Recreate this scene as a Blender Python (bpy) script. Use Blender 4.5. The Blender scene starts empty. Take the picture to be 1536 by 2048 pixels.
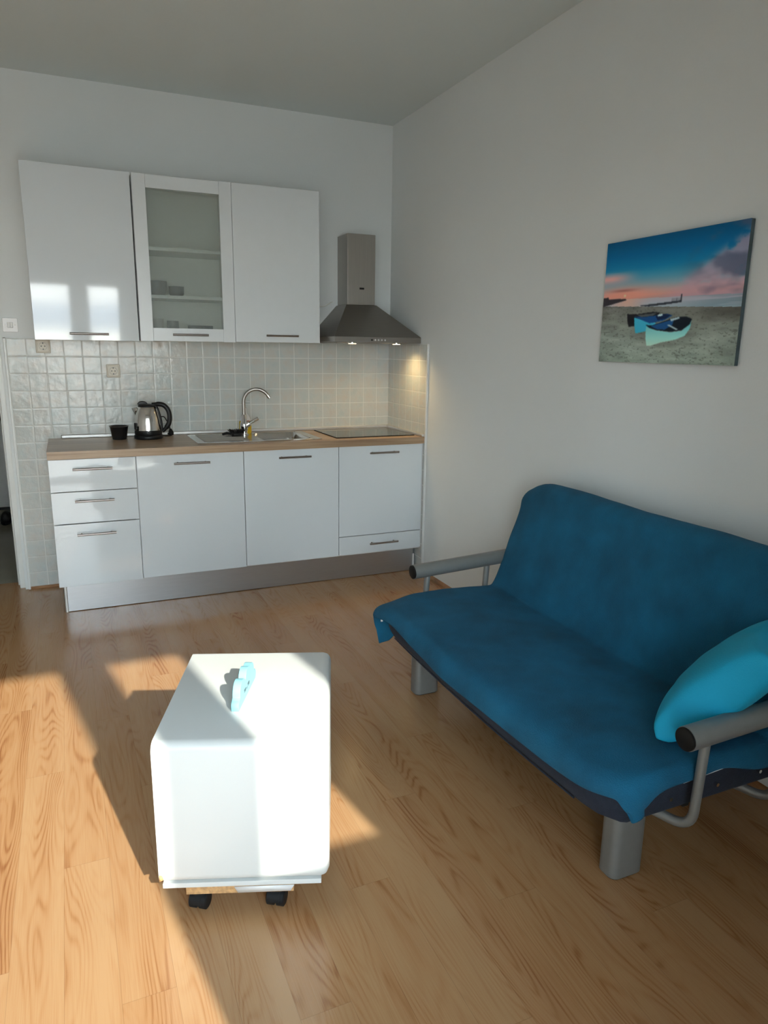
import bpy, bmesh, math, random
import numpy as np
from mathutils import Vector, Matrix, Euler
random.seed(4)
PI = math.pi
S = bpy.context.scene
C = S.collection

# ------------------------------------------------------------------ camera
CAM = Vector((-2.0967, -4.6842, 1.4815))
YAW, PIT, ROL, FPX = 0.4164, -0.2273, 0.0141, 1420.6
fw = Vector((math.sin(YAW)*math.cos(PIT), math.cos(YAW)*math.cos(PIT), math.sin(PIT)))
r0 = Vector((math.cos(YAW), -math.sin(YAW), 0)); u0 = r0.cross(fw)
rr = r0*math.cos(ROL)+u0*math.sin(ROL); uu = -r0*math.sin(ROL)+u0*math.cos(ROL)
cd = bpy.data.cameras.new('camera'); cam = bpy.data.objects.new('camera', cd); C.objects.link(cam)
cd.sensor_fit = 'VERTICAL'; cd.sensor_height = 24; cd.lens = FPX/2048*24; cd.clip_start = 0.02
m3 = Matrix((rr, uu, -fw)).transposed()
cam.matrix_world = Matrix.Translation(CAM) @ m3.to_4x4()
S.camera = cam

# ------------------------------------------------------------------ light
S.view_settings.view_transform = 'Standard'; S.view_settings.look = 'None'
S.view_settings.gamma = 1; S.view_settings.exposure = 0.12
S.view_settings.use_curve_mapping = False
SKY = 12.8
SUN = 9.2
w = bpy.data.worlds.new('sky'); S.world = w; w.use_nodes = True
nt = w.node_tree; nt.nodes.clear()
tc = nt.nodes.new('ShaderNodeTexCoord'); sx = nt.nodes.new('ShaderNodeSeparateXYZ')
mr = nt.nodes.new('ShaderNodeMapRange'); mr.inputs[1].default_value = -1; mr.inputs[2].default_value = 1
rp = nt.nodes.new('ShaderNodeValToRGB'); bg = nt.nodes.new('ShaderNodeBackground'); wo = nt.nodes.new('ShaderNodeOutputWorld')
nt.links.new(tc.outputs['Generated'], sx.inputs[0]); nt.links.new(sx.outputs['Z'], mr.inputs[0])
nt.links.new(mr.outputs[0], rp.inputs[0]); nt.links.new(rp.outputs[0], bg.inputs[0]); nt.links.new(bg.outputs[0], wo.inputs[0])
bg.inputs[1].default_value = SKY
def zz(deg): return (math.sin(math.radians(deg))+1)/2
stops = [(0.0, (.20, .19, .17)), (zz(-25), (.28, .28, .27)), (zz(-4), (.42, .43, .44)), (zz(-.6), (1.0, .98, .93)), (zz(1.65), (1.15, 1.13, 1.07)),
         (zz(1.85), (.40, .48, .58)), (zz(3.4), (.46, .54, .65)), (zz(3.8), (1.0, 1.02, 1.03)), (zz(12), (.84, .94, 1.0)), (zz(45), (.47, .63, .86)), (1.0, (.32, .50, .80))]
e = rp.color_ramp.elements
e[0].position = stops[0][0]; e[0].color = stops[0][1]+(1,)
e[1].position = 1.0; e[1].color = stops[-1][1]+(1,)
for p_, c_ in stops[1:-1]:
    q = e.new(p_); q.color = c_+(1,)
sd = bpy.data.lights.new('sun', 'SUN'); sd.energy = SUN; sd.angle = math.radians(.9); sd.color = (1, .945, .86)
so = bpy.data.objects.new('sun', sd); C.objects.link(so)
so.rotation_euler = Vector((-.148, .84, -.5)).to_track_quat('-Z', 'Y').to_euler(); so.location = (-1, -9, 5)

# ------------------------------------------------------------------ materials
def newmat(name):
    m = bpy.data.materials.new(name); m.use_nodes = True
    t = m.node_tree; b = t.nodes['Principled BSDF']; return m, t, b
def L(t, a, b): t.links.new(a, b)
def N(t, kind, **kw):
    n = t.nodes.new(kind)
    for k, v in kw.items():
        if k.startswith('i_'): n.inputs[int(k[2:])].default_value = v
        else: setattr(n, k, v)
    return n
def pm(name, col, rough=.5, metal=0, noise=0, nscale=20, bump=0, bscale=60, coat=0, spec=.5, sheen=0, rvar=0, stretch=None):
    m, t, b = newmat(name)
    b.inputs['Base Color'].default_value = (*col, 1); b.inputs['Roughness'].default_value = rough
    b.inputs['Metallic'].default_value = metal; b.inputs['Coat Weight'].default_value = coat
    b.inputs['Specular IOR Level'].default_value = spec
    if sheen:
        b.inputs['Sheen Weight'].default_value = sheen; b.inputs['Sheen Roughness'].default_value = .4
        b.inputs['Sheen Tint'].default_value = (*[min(1, c*3+.1) for c in col], 1)
    co = N(t, 'ShaderNodeTexCoord').outputs['Object']
    if stretch:
        mp = N(t, 'ShaderNodeMapping'); mp.inputs['Scale'].default_value = stretch; L(t, co, mp.inputs[0]); co = mp.outputs[0]
    if noise or rvar:
        n = N(t, 'ShaderNodeTexNoise'); n.inputs['Scale'].default_value = nscale; n.inputs['Detail'].default_value = 4
        L(t, co, n.inputs['Vector'])
        if noise:
            hv = N(t, 'ShaderNodeHueSaturation'); hv.inputs['Color'].default_value = (*col, 1)
            mrg = N(t, 'ShaderNodeMapRange'); mrg.inputs[1].default_value = .3; mrg.inputs[2].default_value = .7; mrg.inputs[3].default_value = 1-noise; mrg.inputs[4].default_value = 1+noise
            L(t, n.outputs[0], mrg.inputs[0]); L(t, mrg.outputs[0], hv.inputs['Value']); L(t, hv.outputs[0], b.inputs['Base Color'])
        if rvar:
            mrr = N(t, 'ShaderNodeMapRange'); mrr.inputs[1].default_value = .3; mrr.inputs[2].default_value = .7; mrr.inputs[3].default_value = rough-rvar; mrr.inputs[4].default_value = rough+rvar
            L(t, n.outputs[0], mrr.inputs[0]); L(t, mrr.outputs[0], b.inputs['Roughness'])
    if bump:
        n2 = N(t, 'ShaderNodeTexNoise'); n2.inputs['Scale'].default_value = bscale; n2.inputs['Detail'].default_value = 3
        L(t, co, n2.inputs['Vector'])
        bp = N(t, 'ShaderNodeBump'); bp.inputs['Strength'].default_value = bump; bp.inputs['Distance'].default_value = .01
        L(t, n2.outputs[0], bp.inputs['Height']); L(t, bp.outputs[0], b.inputs['Normal'])
    return m
M = {}
M['wall'] = pm('wall_paint', (.73, .762, .765), .75, noise=.015, nscale=1.5, bump=.05, bscale=120)
M['ceiling'] = pm('ceiling_paint', (.67, .735, .735), .85, bump=.04, bscale=90)
M['gloss'] = pm('gloss_white_front', (.70, .75, .785), .06, bump=.008, bscale=9, coat=.4)
M['carcass'] = pm('white_melamine', (.74, .75, .75), .35, noise=.01)
M['frame'] = pm('white_frame_front', (.72, .765, .79), .25, noise=.008)
M['pvc'] = pm('white_pvc', (.8, .8, .8), .3, noise=.01)
M['doorpaint'] = pm('door_frame_paint', (.72, .73, .71), .35, noise=.03, nscale=6)
M['steel'] = pm('brushed_steel', (.42, .40, .37), .36, 1, noise=.06, nscale=6, stretch=(60, 60, 1), rvar=.05)
M['steel_dark'] = pm('brushed_hood_steel', (.30, .28, .26), .38, 1, noise=.05, nscale=6, stretch=(1, 1, 40), rvar=.05)
M['handle'] = pm('handle_steel', (.34, .31, .29), .3, 1, noise=.04, nscale=30)
M['sink'] = pm('sink_steel', (.58, .57, .55), .22, 1, noise=.03, nscale=20, rvar=.05)
M['chrome'] = pm('chrome', (.72, .72, .73), .07, 1, noise=.01)
M['kettle'] = pm('polished_kettle_steel', (.68, .65, .62), .13, 1, noise=.02, rvar=.02)
M['plinth'] = pm('aluminium_plinth', (.52, .53, .545), .36, .95, noise=.04, nscale=5, stretch=(1, 30, 60))
M['alu'] = pm('aluminium_strip', (.62, .62, .61), .42, .7, noise=.02)
M['black'] = pm('black_plastic', (.010, .010, .011), .38, noise=.05, spec=.3)
M['blackgloss'] = pm('black_glass', (.008, .008, .009), .05, spec=.3, noise=.02)
M['rubber'] = pm('black_rubber', (.009, .010, .011), .55, noise=.1, spec=.3)
M['bowl'] = pm('black_ceramic', (.008, .008, .009), .25, noise=.05)
M['beige'] = pm('beige_socket_plastic', (.50, .44, .34), .35, noise=.02)
M['beige2'] = pm('beige_socket_insert', (.56, .51, .41), .3, noise=.02)
M['cabinet_in'] = pm('cabinet_interior', (.88, .89, .87), .5, noise=.02)
M['table'] = pm('white_lacquer', (.665, .68, .66), .28, noise=.008, nscale=3, bump=.01, bscale=30)
M['chip'] = pm('bare_chipboard', (.55, .32, .14), .7, noise=.25, nscale=90, bump=.2, bscale=150)
M['paper'] = pm('peeling_white_edging', (.82, .82, .81), .4, noise=.02)
M['cloud'] = pm('pale_blue_paint', (.25, .53, .61), .5, noise=.02)
M['cloudmark'] = pm('black_ink', (.02, .02, .025), .5, noise=.05)
M['sofa_metal'] = pm('grey_painted_steel', (.22, .225, .22), .38, .35, noise=.03, nscale=40)
M['endcap'] = pm('dark_end_cap', (.010, .009, .008), .7, noise=.1, spec=.2)
M['navy'] = pm('navy_cotton', (.012, .018, .034), .9, noise=.15, nscale=80, bump=.25, bscale=300, sheen=.15)
M['white_lining'] = pm('white_lining', (.7, .7, .68), .8, noise=.03)
M['throw'] = pm('teal_fleece', (.001, .094, .185), .9, noise=.24, nscale=6, bump=.35, bscale=260, sheen=.06)
M['pillow'] = pm('turquoise_cotton', (.001, .355, .58), .75, noise=.05, nscale=5, bump=.12, bscale=220, sheen=.1)
M['soap'] = pm('yellow_soap', (.62, .42, .02), .15, noise=.05, coat=.5)
M['red'] = pm('red_label', (.5, .05, .06), .4, noise=.05)
M['clearcap'] = pm('clear_pump', (.7, .7, .7), .2, noise=.02)
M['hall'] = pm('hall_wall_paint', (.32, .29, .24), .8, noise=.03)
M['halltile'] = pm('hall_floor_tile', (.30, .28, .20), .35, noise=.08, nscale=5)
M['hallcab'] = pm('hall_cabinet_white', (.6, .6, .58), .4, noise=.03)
M['shoe'] = pm('black_shoe', (.01, .01, .01), .6, noise=.2)
M['curtain'] = pm('added_curtain_cloth', (.75, .75, .72), .9, noise=.03, bump=.1, bscale=200)
M['cable'] = pm('white_cable', (.7, .7, .66), .5, noise=.02)
M['strip'] = pm('white_corner_trim', (.74, .76, .75), .3, noise=.02)
M['dish'] = pm('dark_dish', (.11, .12, .14), .3, noise=.05)
M['dish2'] = pm('pale_dish', (.6, .6, .58), .3, noise=.05)

def mat_glass():
    m, t, b = newmat('window_glass'); t.nodes.remove(b)
    tr = N(t, 'ShaderNodeBsdfTransparent'); tr.inputs[0].default_value = (.96, .98, .97, 1)
    gl = N(t, 'ShaderNodeBsdfGlossy'); gl.inputs['Roughness'].default_value = .01
    fr = N(t, 'ShaderNodeFresnel'); fr.inputs[0].default_value = 1.45
    mx = N(t, 'ShaderNodeMixShader'); L(t, fr.outputs[0], mx.inputs[0]); L(t, tr.outputs[0], mx.inputs[1]); L(t, gl.outputs[0], mx.inputs[2])
    L(t, mx.outputs[0], t.nodes['Material Output'].inputs[0]); return m
M['glass'] = mat_glass()
def mat_frost():
    m, t, b = newmat('frosted_glass')
    b.inputs['Base Color'].default_value = (.42, .46, .43, 1); b.inputs['Roughness'].default_value = .3
    n = N(t, 'ShaderNodeTexNoise'); n.inputs['Scale'].default_value = 140
    bp = N(t, 'ShaderNodeBump'); bp.inputs['Strength'].default_value = .1; bp.inputs['Distance'].default_value = .001; L(t, n.outputs[0], bp.inputs['Height']); L(t, bp.outputs[0], b.inputs['Normal'])
    tr = N(t, 'ShaderNodeBsdfTransparent'); tr.inputs[0].default_value = (.93, .95, .93, 1)
    mx = N(t, 'ShaderNodeMixShader'); mx.inputs[0].default_value = .20; L(t, tr.outputs[0], mx.inputs[1]); L(t, b.outputs[0], mx.inputs[2])
    L(t, mx.outputs[0], t.nodes['Material Output'].inputs[0]); return m
M['frost'] = mat_frost()

def mat_tiles():
    m, t, b = newmat('glazed_wall_tiles')
    geo = N(t, 'ShaderNodeNewGeometry'); sp = N(t, 'ShaderNodeSeparateXYZ'); L(t, geo.outputs['Position'], sp.inputs[0])
    sn = N(t, 'ShaderNodeSeparateXYZ'); L(t, geo.outputs['Normal'], sn.inputs[0])
    ab = N(t, 'ShaderNodeMath', operation='ABSOLUTE'); L(t, sn.outputs[0], ab.inputs[0])
    gt = N(t, 'ShaderNodeMath', operation='GREATER_THAN'); gt.inputs[1].default_value = .5; L(t, ab.outputs[0], gt.inputs[0])
    mh = N(t, 'ShaderNodeMix', data_type='FLOAT'); L(t, gt.outputs[0], mh.inputs[0]); L(t, sp.outputs[0], mh.inputs[2]); L(t, sp.outputs[1], mh.inputs[3])
    def cell(src, off):
        a = N(t, 'ShaderNodeMath', operation='ADD'); a.inputs[1].default_value = off; L(t, src, a.inputs[0])
        d = N(t, 'ShaderNodeMath', operation='DIVIDE'); d.inputs[1].default_value = .1; L(t, a.outputs[0], d.inputs[0])
        fl = N(t, 'ShaderNodeMath', operation='FLOOR'); L(t, d.outputs[0], fl.inputs[0])
        f = N(t, 'ShaderNodeMath', operation='FRACT'); L(t, d.outputs[0], f.inputs[0])
        s_ = N(t, 'ShaderNodeMath', operation='SUBTRACT'); s_.inputs[1].default_value = .5; L(t, f.outputs[0], s_.inputs[0])
        a2 = N(t, 'ShaderNodeMath', operation='ABSOLUTE'); L(t, s_.outputs[0], a2.inputs[0])
        return fl.outputs[0], a2.outputs[0]
    nz = N(t, 'ShaderNodeTexNoise'); nz.inputs['Scale'].default_value = 16; L(t, geo.outputs['Position'], nz.inputs['Vector'])
    wob = N(t, 'ShaderNodeMapRange'); wob.inputs[3].default_value = -.0016; wob.inputs[4].default_value = .0016; L(t, nz.outputs[0], wob.inputs[0])
    ha = N(t, 'ShaderNodeMath', operation='ADD'); L(t, mh.outputs[0], ha.inputs[0]); L(t, wob.outputs[0], ha.inputs[1])
    za = N(t, 'ShaderNodeMath', operation='ADD'); L(t, sp.outputs[2], za.inputs[0]); L(t, wob.outputs[0], za.inputs[1])
    hi, hf = cell(ha.outputs[0], 10.0); zi, zf = cell(za.outputs[0], 10.0-1.5047+.0)
    mxm = N(t, 'ShaderNodeMath', operation='MAXIMUM'); L(t, hf, mxm.inputs[0]); L(t, zf, mxm.inputs[1])
    edge = N(t, 'ShaderNodeMapRange', interpolation_type='SMOOTHSTEP'); edge.inputs[1].default_value = .470; edge.inputs[2].default_value = .488
    L(t, mxm.outputs[0], edge.inputs[0])
    cv = N(t, 'ShaderNodeCombineXYZ'); L(t, hi, cv.inputs[0]); L(t, zi, cv.inputs[1]); L(t, gt.outputs[0], cv.inputs[2])
    wn = N(t, 'ShaderNodeTexWhiteNoise', noise_dimensions='3D'); L(t, cv.outputs[0], wn.inputs[0])
    n2 = N(t, 'ShaderNodeTexNoise'); n2.inputs['Scale'].default_value = 17; n2.inputs['Detail'].default_value = 5; L(t, geo.outputs['Position'], n2.inputs['Vector'])
    av = N(t, 'ShaderNodeMath', operation='MULTIPLY_ADD'); av.inputs[1].default_value = .10; L(t, wn.outputs[0], av.inputs[0]); L(t, n2.outputs[0], av.inputs[2])
    cr = N(t, 'ShaderNodeValToRGB'); el = cr.color_ramp.elements
    el[0].position = .36; el[0].color = (.50, .55, .54, 1); el[1].position = .74; el[1].color = (.56, .54, .50, 1)
    q = el.new(.54); q.color = (.545, .565, .545, 1)
    L(t, av.outputs[0], cr.inputs[0])
    mc = N(t, 'ShaderNodeMix', data_type='RGBA'); L(t, edge.outputs[0], mc.inputs[0]); L(t, cr.outputs[0], mc.inputs[6]); mc.inputs[7].default_value = (.68, .69, .66, 1)
    L(t, mc.outputs[2], b.inputs['Base Color'])
    rg = N(t, 'ShaderNodeMix', data_type='FLOAT'); L(t, edge.outputs[0], rg.inputs[0]); rg.inputs[2].default_value = .16; rg.inputs[3].default_value = .8
    L(t, rg.outputs[0], b.inputs['Roughness'])
    soft = N(t, 'ShaderNodeMapRange', interpolation_type='SMOOTHSTEP'); soft.inputs[1].default_value = .43; soft.inputs[2].default_value = .485; soft.inputs[3].default_value = 1; soft.inputs[4].default_value = 0
    L(t, mxm.outputs[0], soft.inputs[0])
    n3 = N(t, 'ShaderNodeTexNoise'); n3.inputs['Scale'].default_value = 26; n3.inputs['Detail'].default_value = 2; L(t, geo.outputs['Position'], n3.inputs['Vector'])
    hs = N(t, 'ShaderNodeMath', operation='MULTIPLY_ADD'); hs.inputs[1].default_value = 3.6; L(t, n3.outputs[0], hs.inputs[0]); L(t, soft.outputs[0], hs.inputs[2])
    bp = N(t, 'ShaderNodeBump'); bp.inputs['Strength'].default_value = .32; bp.inputs['Distance'].default_value = .0015; L(t, hs.outputs[0], bp.inputs['Height']); L(t, bp.outputs[0], b.inputs['Normal'])
    return m
M['tiles'] = mat_tiles()

def mat_floor():
    m, t, b = newmat('oak_laminate')
    geo = N(t, 'ShaderNodeNewGeometry'); sp = N(t, 'ShaderNodeSeparateXYZ'); L(t, geo.outputs['Position'], sp.inputs[0])
    W_, LEN = .122, 1.38
    def mth(op, a, bb=None, c=None):
        n = N(t, 'ShaderNodeMath', operation=op)
        for i, v in enumerate((a, bb, c)):
            if v is None: continue
            if isinstance(v, (int, float)): n.inputs[i].default_value = v
            else: L(t, v, n.inputs[i])
        return n.outputs[0]
    xs = mth('DIVIDE', mth('ADD', sp.outputs[0], 2.215+12.2), W_)
    ix = mth('FLOOR', xs); fx = mth('FRACT', xs)
    off = mth('MULTIPLY', mth('FRACT', mth('MULTIPLY', ix, .381)), LEN)
    # strip 100 has joints at y=-1.32, -2.70
    off = mth('ADD', off, 20*LEN+1.32-.1*LEN)
    ys = mth('DIVIDE', mth('ADD', sp.outputs[1], off), LEN)
    iy = mth('FLOOR', ys); fy = mth('FRACT', ys)
    cv = N(t, 'ShaderNodeCombineXYZ'); L(t, ix, cv.inputs[0]); L(t, iy, cv.inputs[1])
    wn = N(t, 'ShaderNodeTexWhiteNoise', noise_dimensions='3D'); L(t, cv.outputs[0], wn.inputs[0])
    r1 = wn.outputs[0]
    # grain coordinates, shifted per plank
    gx = mth('ADD', mth('MULTIPLY', sp.outputs[0], 1.0), mth('MULTIPLY', r1, 37.0))
    gy = mth('ADD', sp.outputs[1], mth('MULTIPLY', r1, 53.0))
    def vec(sx_, sy_, z=None):
        c = N(t, 'ShaderNodeCombineXYZ'); L(t, mth('MULTIPLY', gx, sx_), c.inputs[0]); L(t, mth('MULTIPLY', gy, sy_), c.inputs[1])
        if z is not None: L(t, z, c.inputs[2])
        return c.outputs[0]
    # cathedral rings: contour lines of a stretched noise field
    nb = N(t, 'ShaderNodeTexNoise'); nb.inputs['Scale'].default_value = 1; nb.inputs['Detail'].default_value = 1.5; nb.inputs['Roughness'].default_value = .4
    L(t, vec(7.5, .95), nb.inputs['Vector'])
    rings = mth('SINE', mth('MULTIPLY', nb.outputs[0], 185.0))
    rings = mth('MULTIPLY_ADD', rings, .5, .5)
    rings = mth('POWER', rings, 2.2)
    # fine pores
    nf = N(t, 'ShaderNodeTexNoise'); nf.inputs['Scale'].default_value = 1; nf.inputs['Detail'].default_value = 3
    L(t, vec(330, 7), nf.inputs['Vector'])
    nl = N(t, 'ShaderNodeTexNoise'); nl.inputs['Scale'].default_value = 1; nl.inputs['Detail'].default_value = 2
    L(t, vec(14, 1.1), nl.inputs['Vector'])
    msk = N(t, 'ShaderNodeMapRange'); msk.inputs[1].default_value = .42; msk.inputs[2].default_value = .62; L(t, nl.outputs[0], msk.inputs[0])
    # knots
    vk = N(t, 'ShaderNodeTexVoronoi'); vk.inputs['Scale'].default_value = 1; L(t, vec(4.2, 1.6), vk.inputs['Vector'])
    kn = N(t, 'ShaderNodeMapRange'); kn.inputs[1].default_value = .0; kn.inputs[2].default_value = .05; kn.inputs[3].default_value = 1; kn.inputs[4].default_value = 0; L(t, vk.outputs['Distance'], kn.inputs[0])
    v = mth('MULTIPLY', rings, mth('MULTIPLY_ADD', msk.outputs[0], .24, .06))
    v = mth('ADD', v, mth('MULTIPLY_ADD', nf.outputs[0], .55, -.24))
    v = mth('ADD', v, mth('MULTIPLY_ADD', nl.outputs[0], .62, -.24))
    v = mth('ADD', v, mth('MULTIPLY_ADD', r1, .28, -.10))
    v = mth('ADD', v, mth('MULTIPLY', kn.outputs[0], .45))
    cr = N(t, 'ShaderNodeValToRGB'); el = cr.color_ramp.elements
    el[0].position = 0; el[0].color = (.47, .278, .138, 1); el[1].position = 1; el[1].color = (.155, .055, .020, 1)
    q = el.new(.35); q.color = (.42, .220, .098, 1); q = el.new(.65); q.color = (.295, .128, .049, 1)
    L(t, v, cr.inputs[0])
    # seams
    ex = mth('MULTIPLY', mth('ABSOLUTE', mth('SUBTRACT', fx, .5)), 1.0)
    sx2 = N(t, 'ShaderNodeMapRange'); sx2.inputs[1].default_value = .492; sx2.inputs[2].default_value = .4985; L(t, ex, sx2.inputs[0])
    ey = mth('ABSOLUTE', mth('SUBTRACT', fy, .5))
    sy2 = N(t, 'ShaderNodeMapRange'); sy2.inputs[1].default_value = .4992; sy2.inputs[2].default_value = .4998; L(t, ey, sy2.inputs[0])
    seam = mth('MAXIMUM', sx2.outputs[0], sy2.outputs[0])
    mc = N(t, 'ShaderNodeMix', data_type='RGBA'); L(t, mth('MULTIPLY', seam, .28), mc.inputs[0]); L(t, cr.outputs[0], mc.inputs[6]); mc.inputs[7].default_value = (.10, .04, .018, 1)
    L(t, mc.outputs[2], b.inputs['Base Color'])
    b.inputs['Roughness'].default_value = .21
    b.inputs['Specular IOR Level'].default_value = .36
    bp = N(t, 'ShaderNodeBump'); bp.inputs['Strength'].default_value = .08; bp.inputs['Distance'].default_value = .002
    L(t, mth('SUBTRACT', 1.0, mth('ADD', seam, mth('MULTIPLY', nf.outputs[0], .3))), bp.inputs['Height']); L(t, bp.outputs[0], b.inputs['Normal'])
    return m
M['floor'] = mat_floor()

def mat_wood(name, c1, c2, c3, rough, sx_=(1.2, 60, 60)):
    m, t, b = newmat(name)
    co = N(t, 'ShaderNodeTexCoord'); mp = N(t, 'ShaderNodeMapping'); mp.inputs['Scale'].default_value = sx_; L(t, co.outputs['Object'], mp.inputs[0])
    n = N(t, 'ShaderNodeTexNoise'); n.inputs['Scale'].default_value = 1.0; n.inputs['Detail'].default_value = 5; n.inputs['Distortion'].default_value = .6; L(t, mp.outputs[0], n.inputs['Vector'])
    mp2 = N(t, 'ShaderNodeMapping'); mp2.inputs['Scale'].default_value = [q*5 for q in sx_]; L(t, co.outputs['Object'], mp2.inputs[0])
    n2 = N(t, 'ShaderNodeTexNoise'); n2.inputs['Scale'].default_value = 1; L(t, mp2.outputs[0], n2.inputs['Vector'])
    a = N(t, 'ShaderNodeMath', operation='MULTIPLY_ADD'); a.inputs[1].default_value = .35; L(t, n2.outputs[0], a.inputs[0]); L(t, n.outputs[0], a.inputs[2])
    cr = N(t, 'ShaderNodeValToRGB'); el = cr.color_ramp.elements
    el[0].position = .5; el[0].color = (*c1, 1); el[1].position = .9; el[1].color = (*c3, 1); q = el.new(.7); q.color = (*c2, 1)
    L(t, a.outputs[0], cr.inputs[0]); L(t, cr.outputs[0], b.inputs['Base Color']); b.inputs['Roughness'].default_value = rough
    return m
M['worktop'] = mat_wood('oak_worktop', (.46, .33, .215), (.37, .25, .155), (.26, .165, .10), .33, (1.2, 35, 35))
M['woodtrim'] = mat_wood('oak_skirting', (.38, .19, .08), (.33, .16, .065), (.24, .11, .04), .4, (8, 8, 40))

# ------------------------------------------------------------------ mesh helpers
def B(): return bmesh.new()
def box(bm, x0, x1, y0, y1, z0, z1, mi=0):
    vs = [bm.verts.new((x, y, z)) for x in (x0, x1) for y in (y0, y1) for z in (z0, z1)]
    for f in ((0, 1, 3, 2), (4, 6, 7, 5), (0, 4, 5, 1), (2, 3, 7, 6), (0, 2, 6, 4), (1, 5, 7, 3)):
        bm.faces.new([vs[i] for i in f]).material_index = mi
    return vs
def frame_of(d):
    d = d.normalized(); a = Vector((0, 0, 1)) if abs(d.z) < .9 else Vector((1, 0, 0))
    x = d.cross(a).normalized(); return x, d.cross(x).normalized()
def tube(bm, pts, r, n=16, caps=True, close=False):
    pts = [Vector(p) for p in pts]; rs = r if isinstance(r, (list, tuple)) else [r]*len(pts)
    rings = []; x = None
    for i, p in enumerate(pts):
        d = (pts[min(i+1, len(pts)-1)]-pts[max(i-1, 0)]).normalized()
        if x is None: x, y = frame_of(d)
        else:
            x = (x-d*x.dot(d)).normalized(); y = d.cross(x).normalized()
        rings.append([bm.verts.new(p+(x*math.cos(2*PI*k/n)+y*math.sin(2*PI*k/n))*rs[i]) for k in range(n)])
    for a, b in zip(rings, rings[1:]):
        for k in range(n): bm.faces.new((a[k], a[(k+1) % n], b[(k+1) % n], b[k]))
    if caps:
        bm.faces.new(rings[0][::-1]); bm.faces.new(rings[-1])
def bend(pts, r=.03, n=6):
    """polyline with rounded corners"""
    pts = [Vector(p) for p in pts]; out = [pts[0]]
    for a, b, c in zip(pts, pts[1:], pts[2:]):
        u = (a-b).normalized(); v = (c-b).normalized()
        k = min(r, (a-b).length*.45, (c-b).length*.45)
        p, q = b+u*k, b+v*k
        for i in range(n+1):
            s = i/n; out.append(p*(1-s)**2+b*2*s*(1-s)+q*s*s)
    out.append(pts[-1]); return out
def lathe(bm, prof, cx=0, cy=0, n=32, cap0=True, cap1=True):
    rings = []
    for r, z in prof:
        rings.append([bm.verts.new((cx+r*math.cos(2*PI*k/n), cy+r*math.sin(2*PI*k/n), z)) for k in range(n)])
    for a, b in zip(rings, rings[1:]):
        for k in range(n): bm.faces.new((a[k], a[(k+1) % n], b[(k+1) % n], b[k]))
    if cap0: bm.faces.new(rings[0][::-1])
    if cap1: bm.faces.new(rings[-1])
def prism(bm, poly, z0, z1, axis='z'):
    def P(a, b, c): return {'z': (a, b, c), 'y': (a, c, b), 'x': (c, a, b)}[axis]
    lo = [bm.verts.new(P(a, b, z0)) for a, b in poly]; hi = [bm.verts.new(P(a, b, z1)) for a, b in poly]
    bm.faces.new(lo[::-1]); bm.faces.new(hi); n = len(poly)
    for i in range(n): bm.faces.new((lo[i], lo[(i+1) % n], hi[(i+1) % n], hi[i]))
def rrect(x0, x1, y0, y1, r, n=6):
    out = []
    for cx, cy, a in ((x1-r, y1-r, 0), (x0+r, y1-r, 90), (x0+r, y0+r, 180), (x1-r, y0+r, 270)):
        for i in range(n+1):
            t = math.radians(a+90*i/n); out.append((cx+r*math.cos(t), cy+r*math.sin(t)))
    return out
def origin_of(o):
    M_ = Matrix.Identity(4)
    while o is not None:
        M_ = Matrix.LocRotScale(o.location, o.rotation_euler, None) @ M_; o = o.parent
    return M_
def obj(name, bm, mat, parent=None, bevel=0, seg=2, smooth=30, subsurf=0, world=True, solid=0):
    bmesh.ops.recalc_face_normals(bm, faces=bm.faces)
    me = bpy.data.meshes.new(name)
    if parent is not None and world: bm.transform(origin_of(parent).inverted())
    bm.to_mesh(me); bm.free()
    mats = mat if isinstance(mat, (list, tuple)) else [mat]
    for m in mats: me.materials.append(m)
    o = bpy.data.objects.new(name, me); C.objects.link(o)
    if parent is not None: o.parent = parent
    for p in me.polygons: p.use_smooth = True
    me.set_sharp_from_angle(angle=math.radians(smooth))
    if solid:
        md = o.modifiers.new('solidify', 'SOLIDIFY'); md.thickness = solid; md.offset = -1
    if bevel:
        md = o.modifiers.new('bevel', 'BEVEL'); md.width = bevel; md.segments = seg; md.limit_method = 'ANGLE'; md.angle_limit = math.radians(40); md.harden_normals = False
        for p in me.polygons: p.use_smooth = True
        me.set_sharp_from_angle(angle=math.radians(180))
        md2 = o.modifiers.new('wn', 'WEIGHTED_NORMAL'); md2.keep_sharp = False
    if subsurf:
        md = o.modifiers.new('sub', 'SUBSURF'); md.levels = subsurf; md.render_levels = subsurf
        me.set_sharp_from_angle(angle=math.radians(180))
    return o
def tag(o, label, cat, group=None):
    o['label'] = label; o['category'] = cat
    if group: o['group'] = group
    return o
def thing(name, label, cat, loc=(0, 0, 0), rotz=0, group=None, rot=None):
    o = bpy.data.objects.new(name, None); C.objects.link(o); o.empty_display_size = .1
    o.location = loc; o.rotation_euler = rot if rot else (0, 0, rotz)
    return tag(o, label, cat, group)
def struct(name, bm, mat, parent=None, **kw):
    o = obj(name, bm, mat, parent, **kw)
    if parent is None: o['kind'] = 'structure'
    return o
def bx(name, mat, parent, x0, x1, y0, y1, z0, z1, **kw):
    b = B(); box(b, x0, x1, y0, y1, z0, z1); return obj(name, b, mat, parent, **kw)

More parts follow.
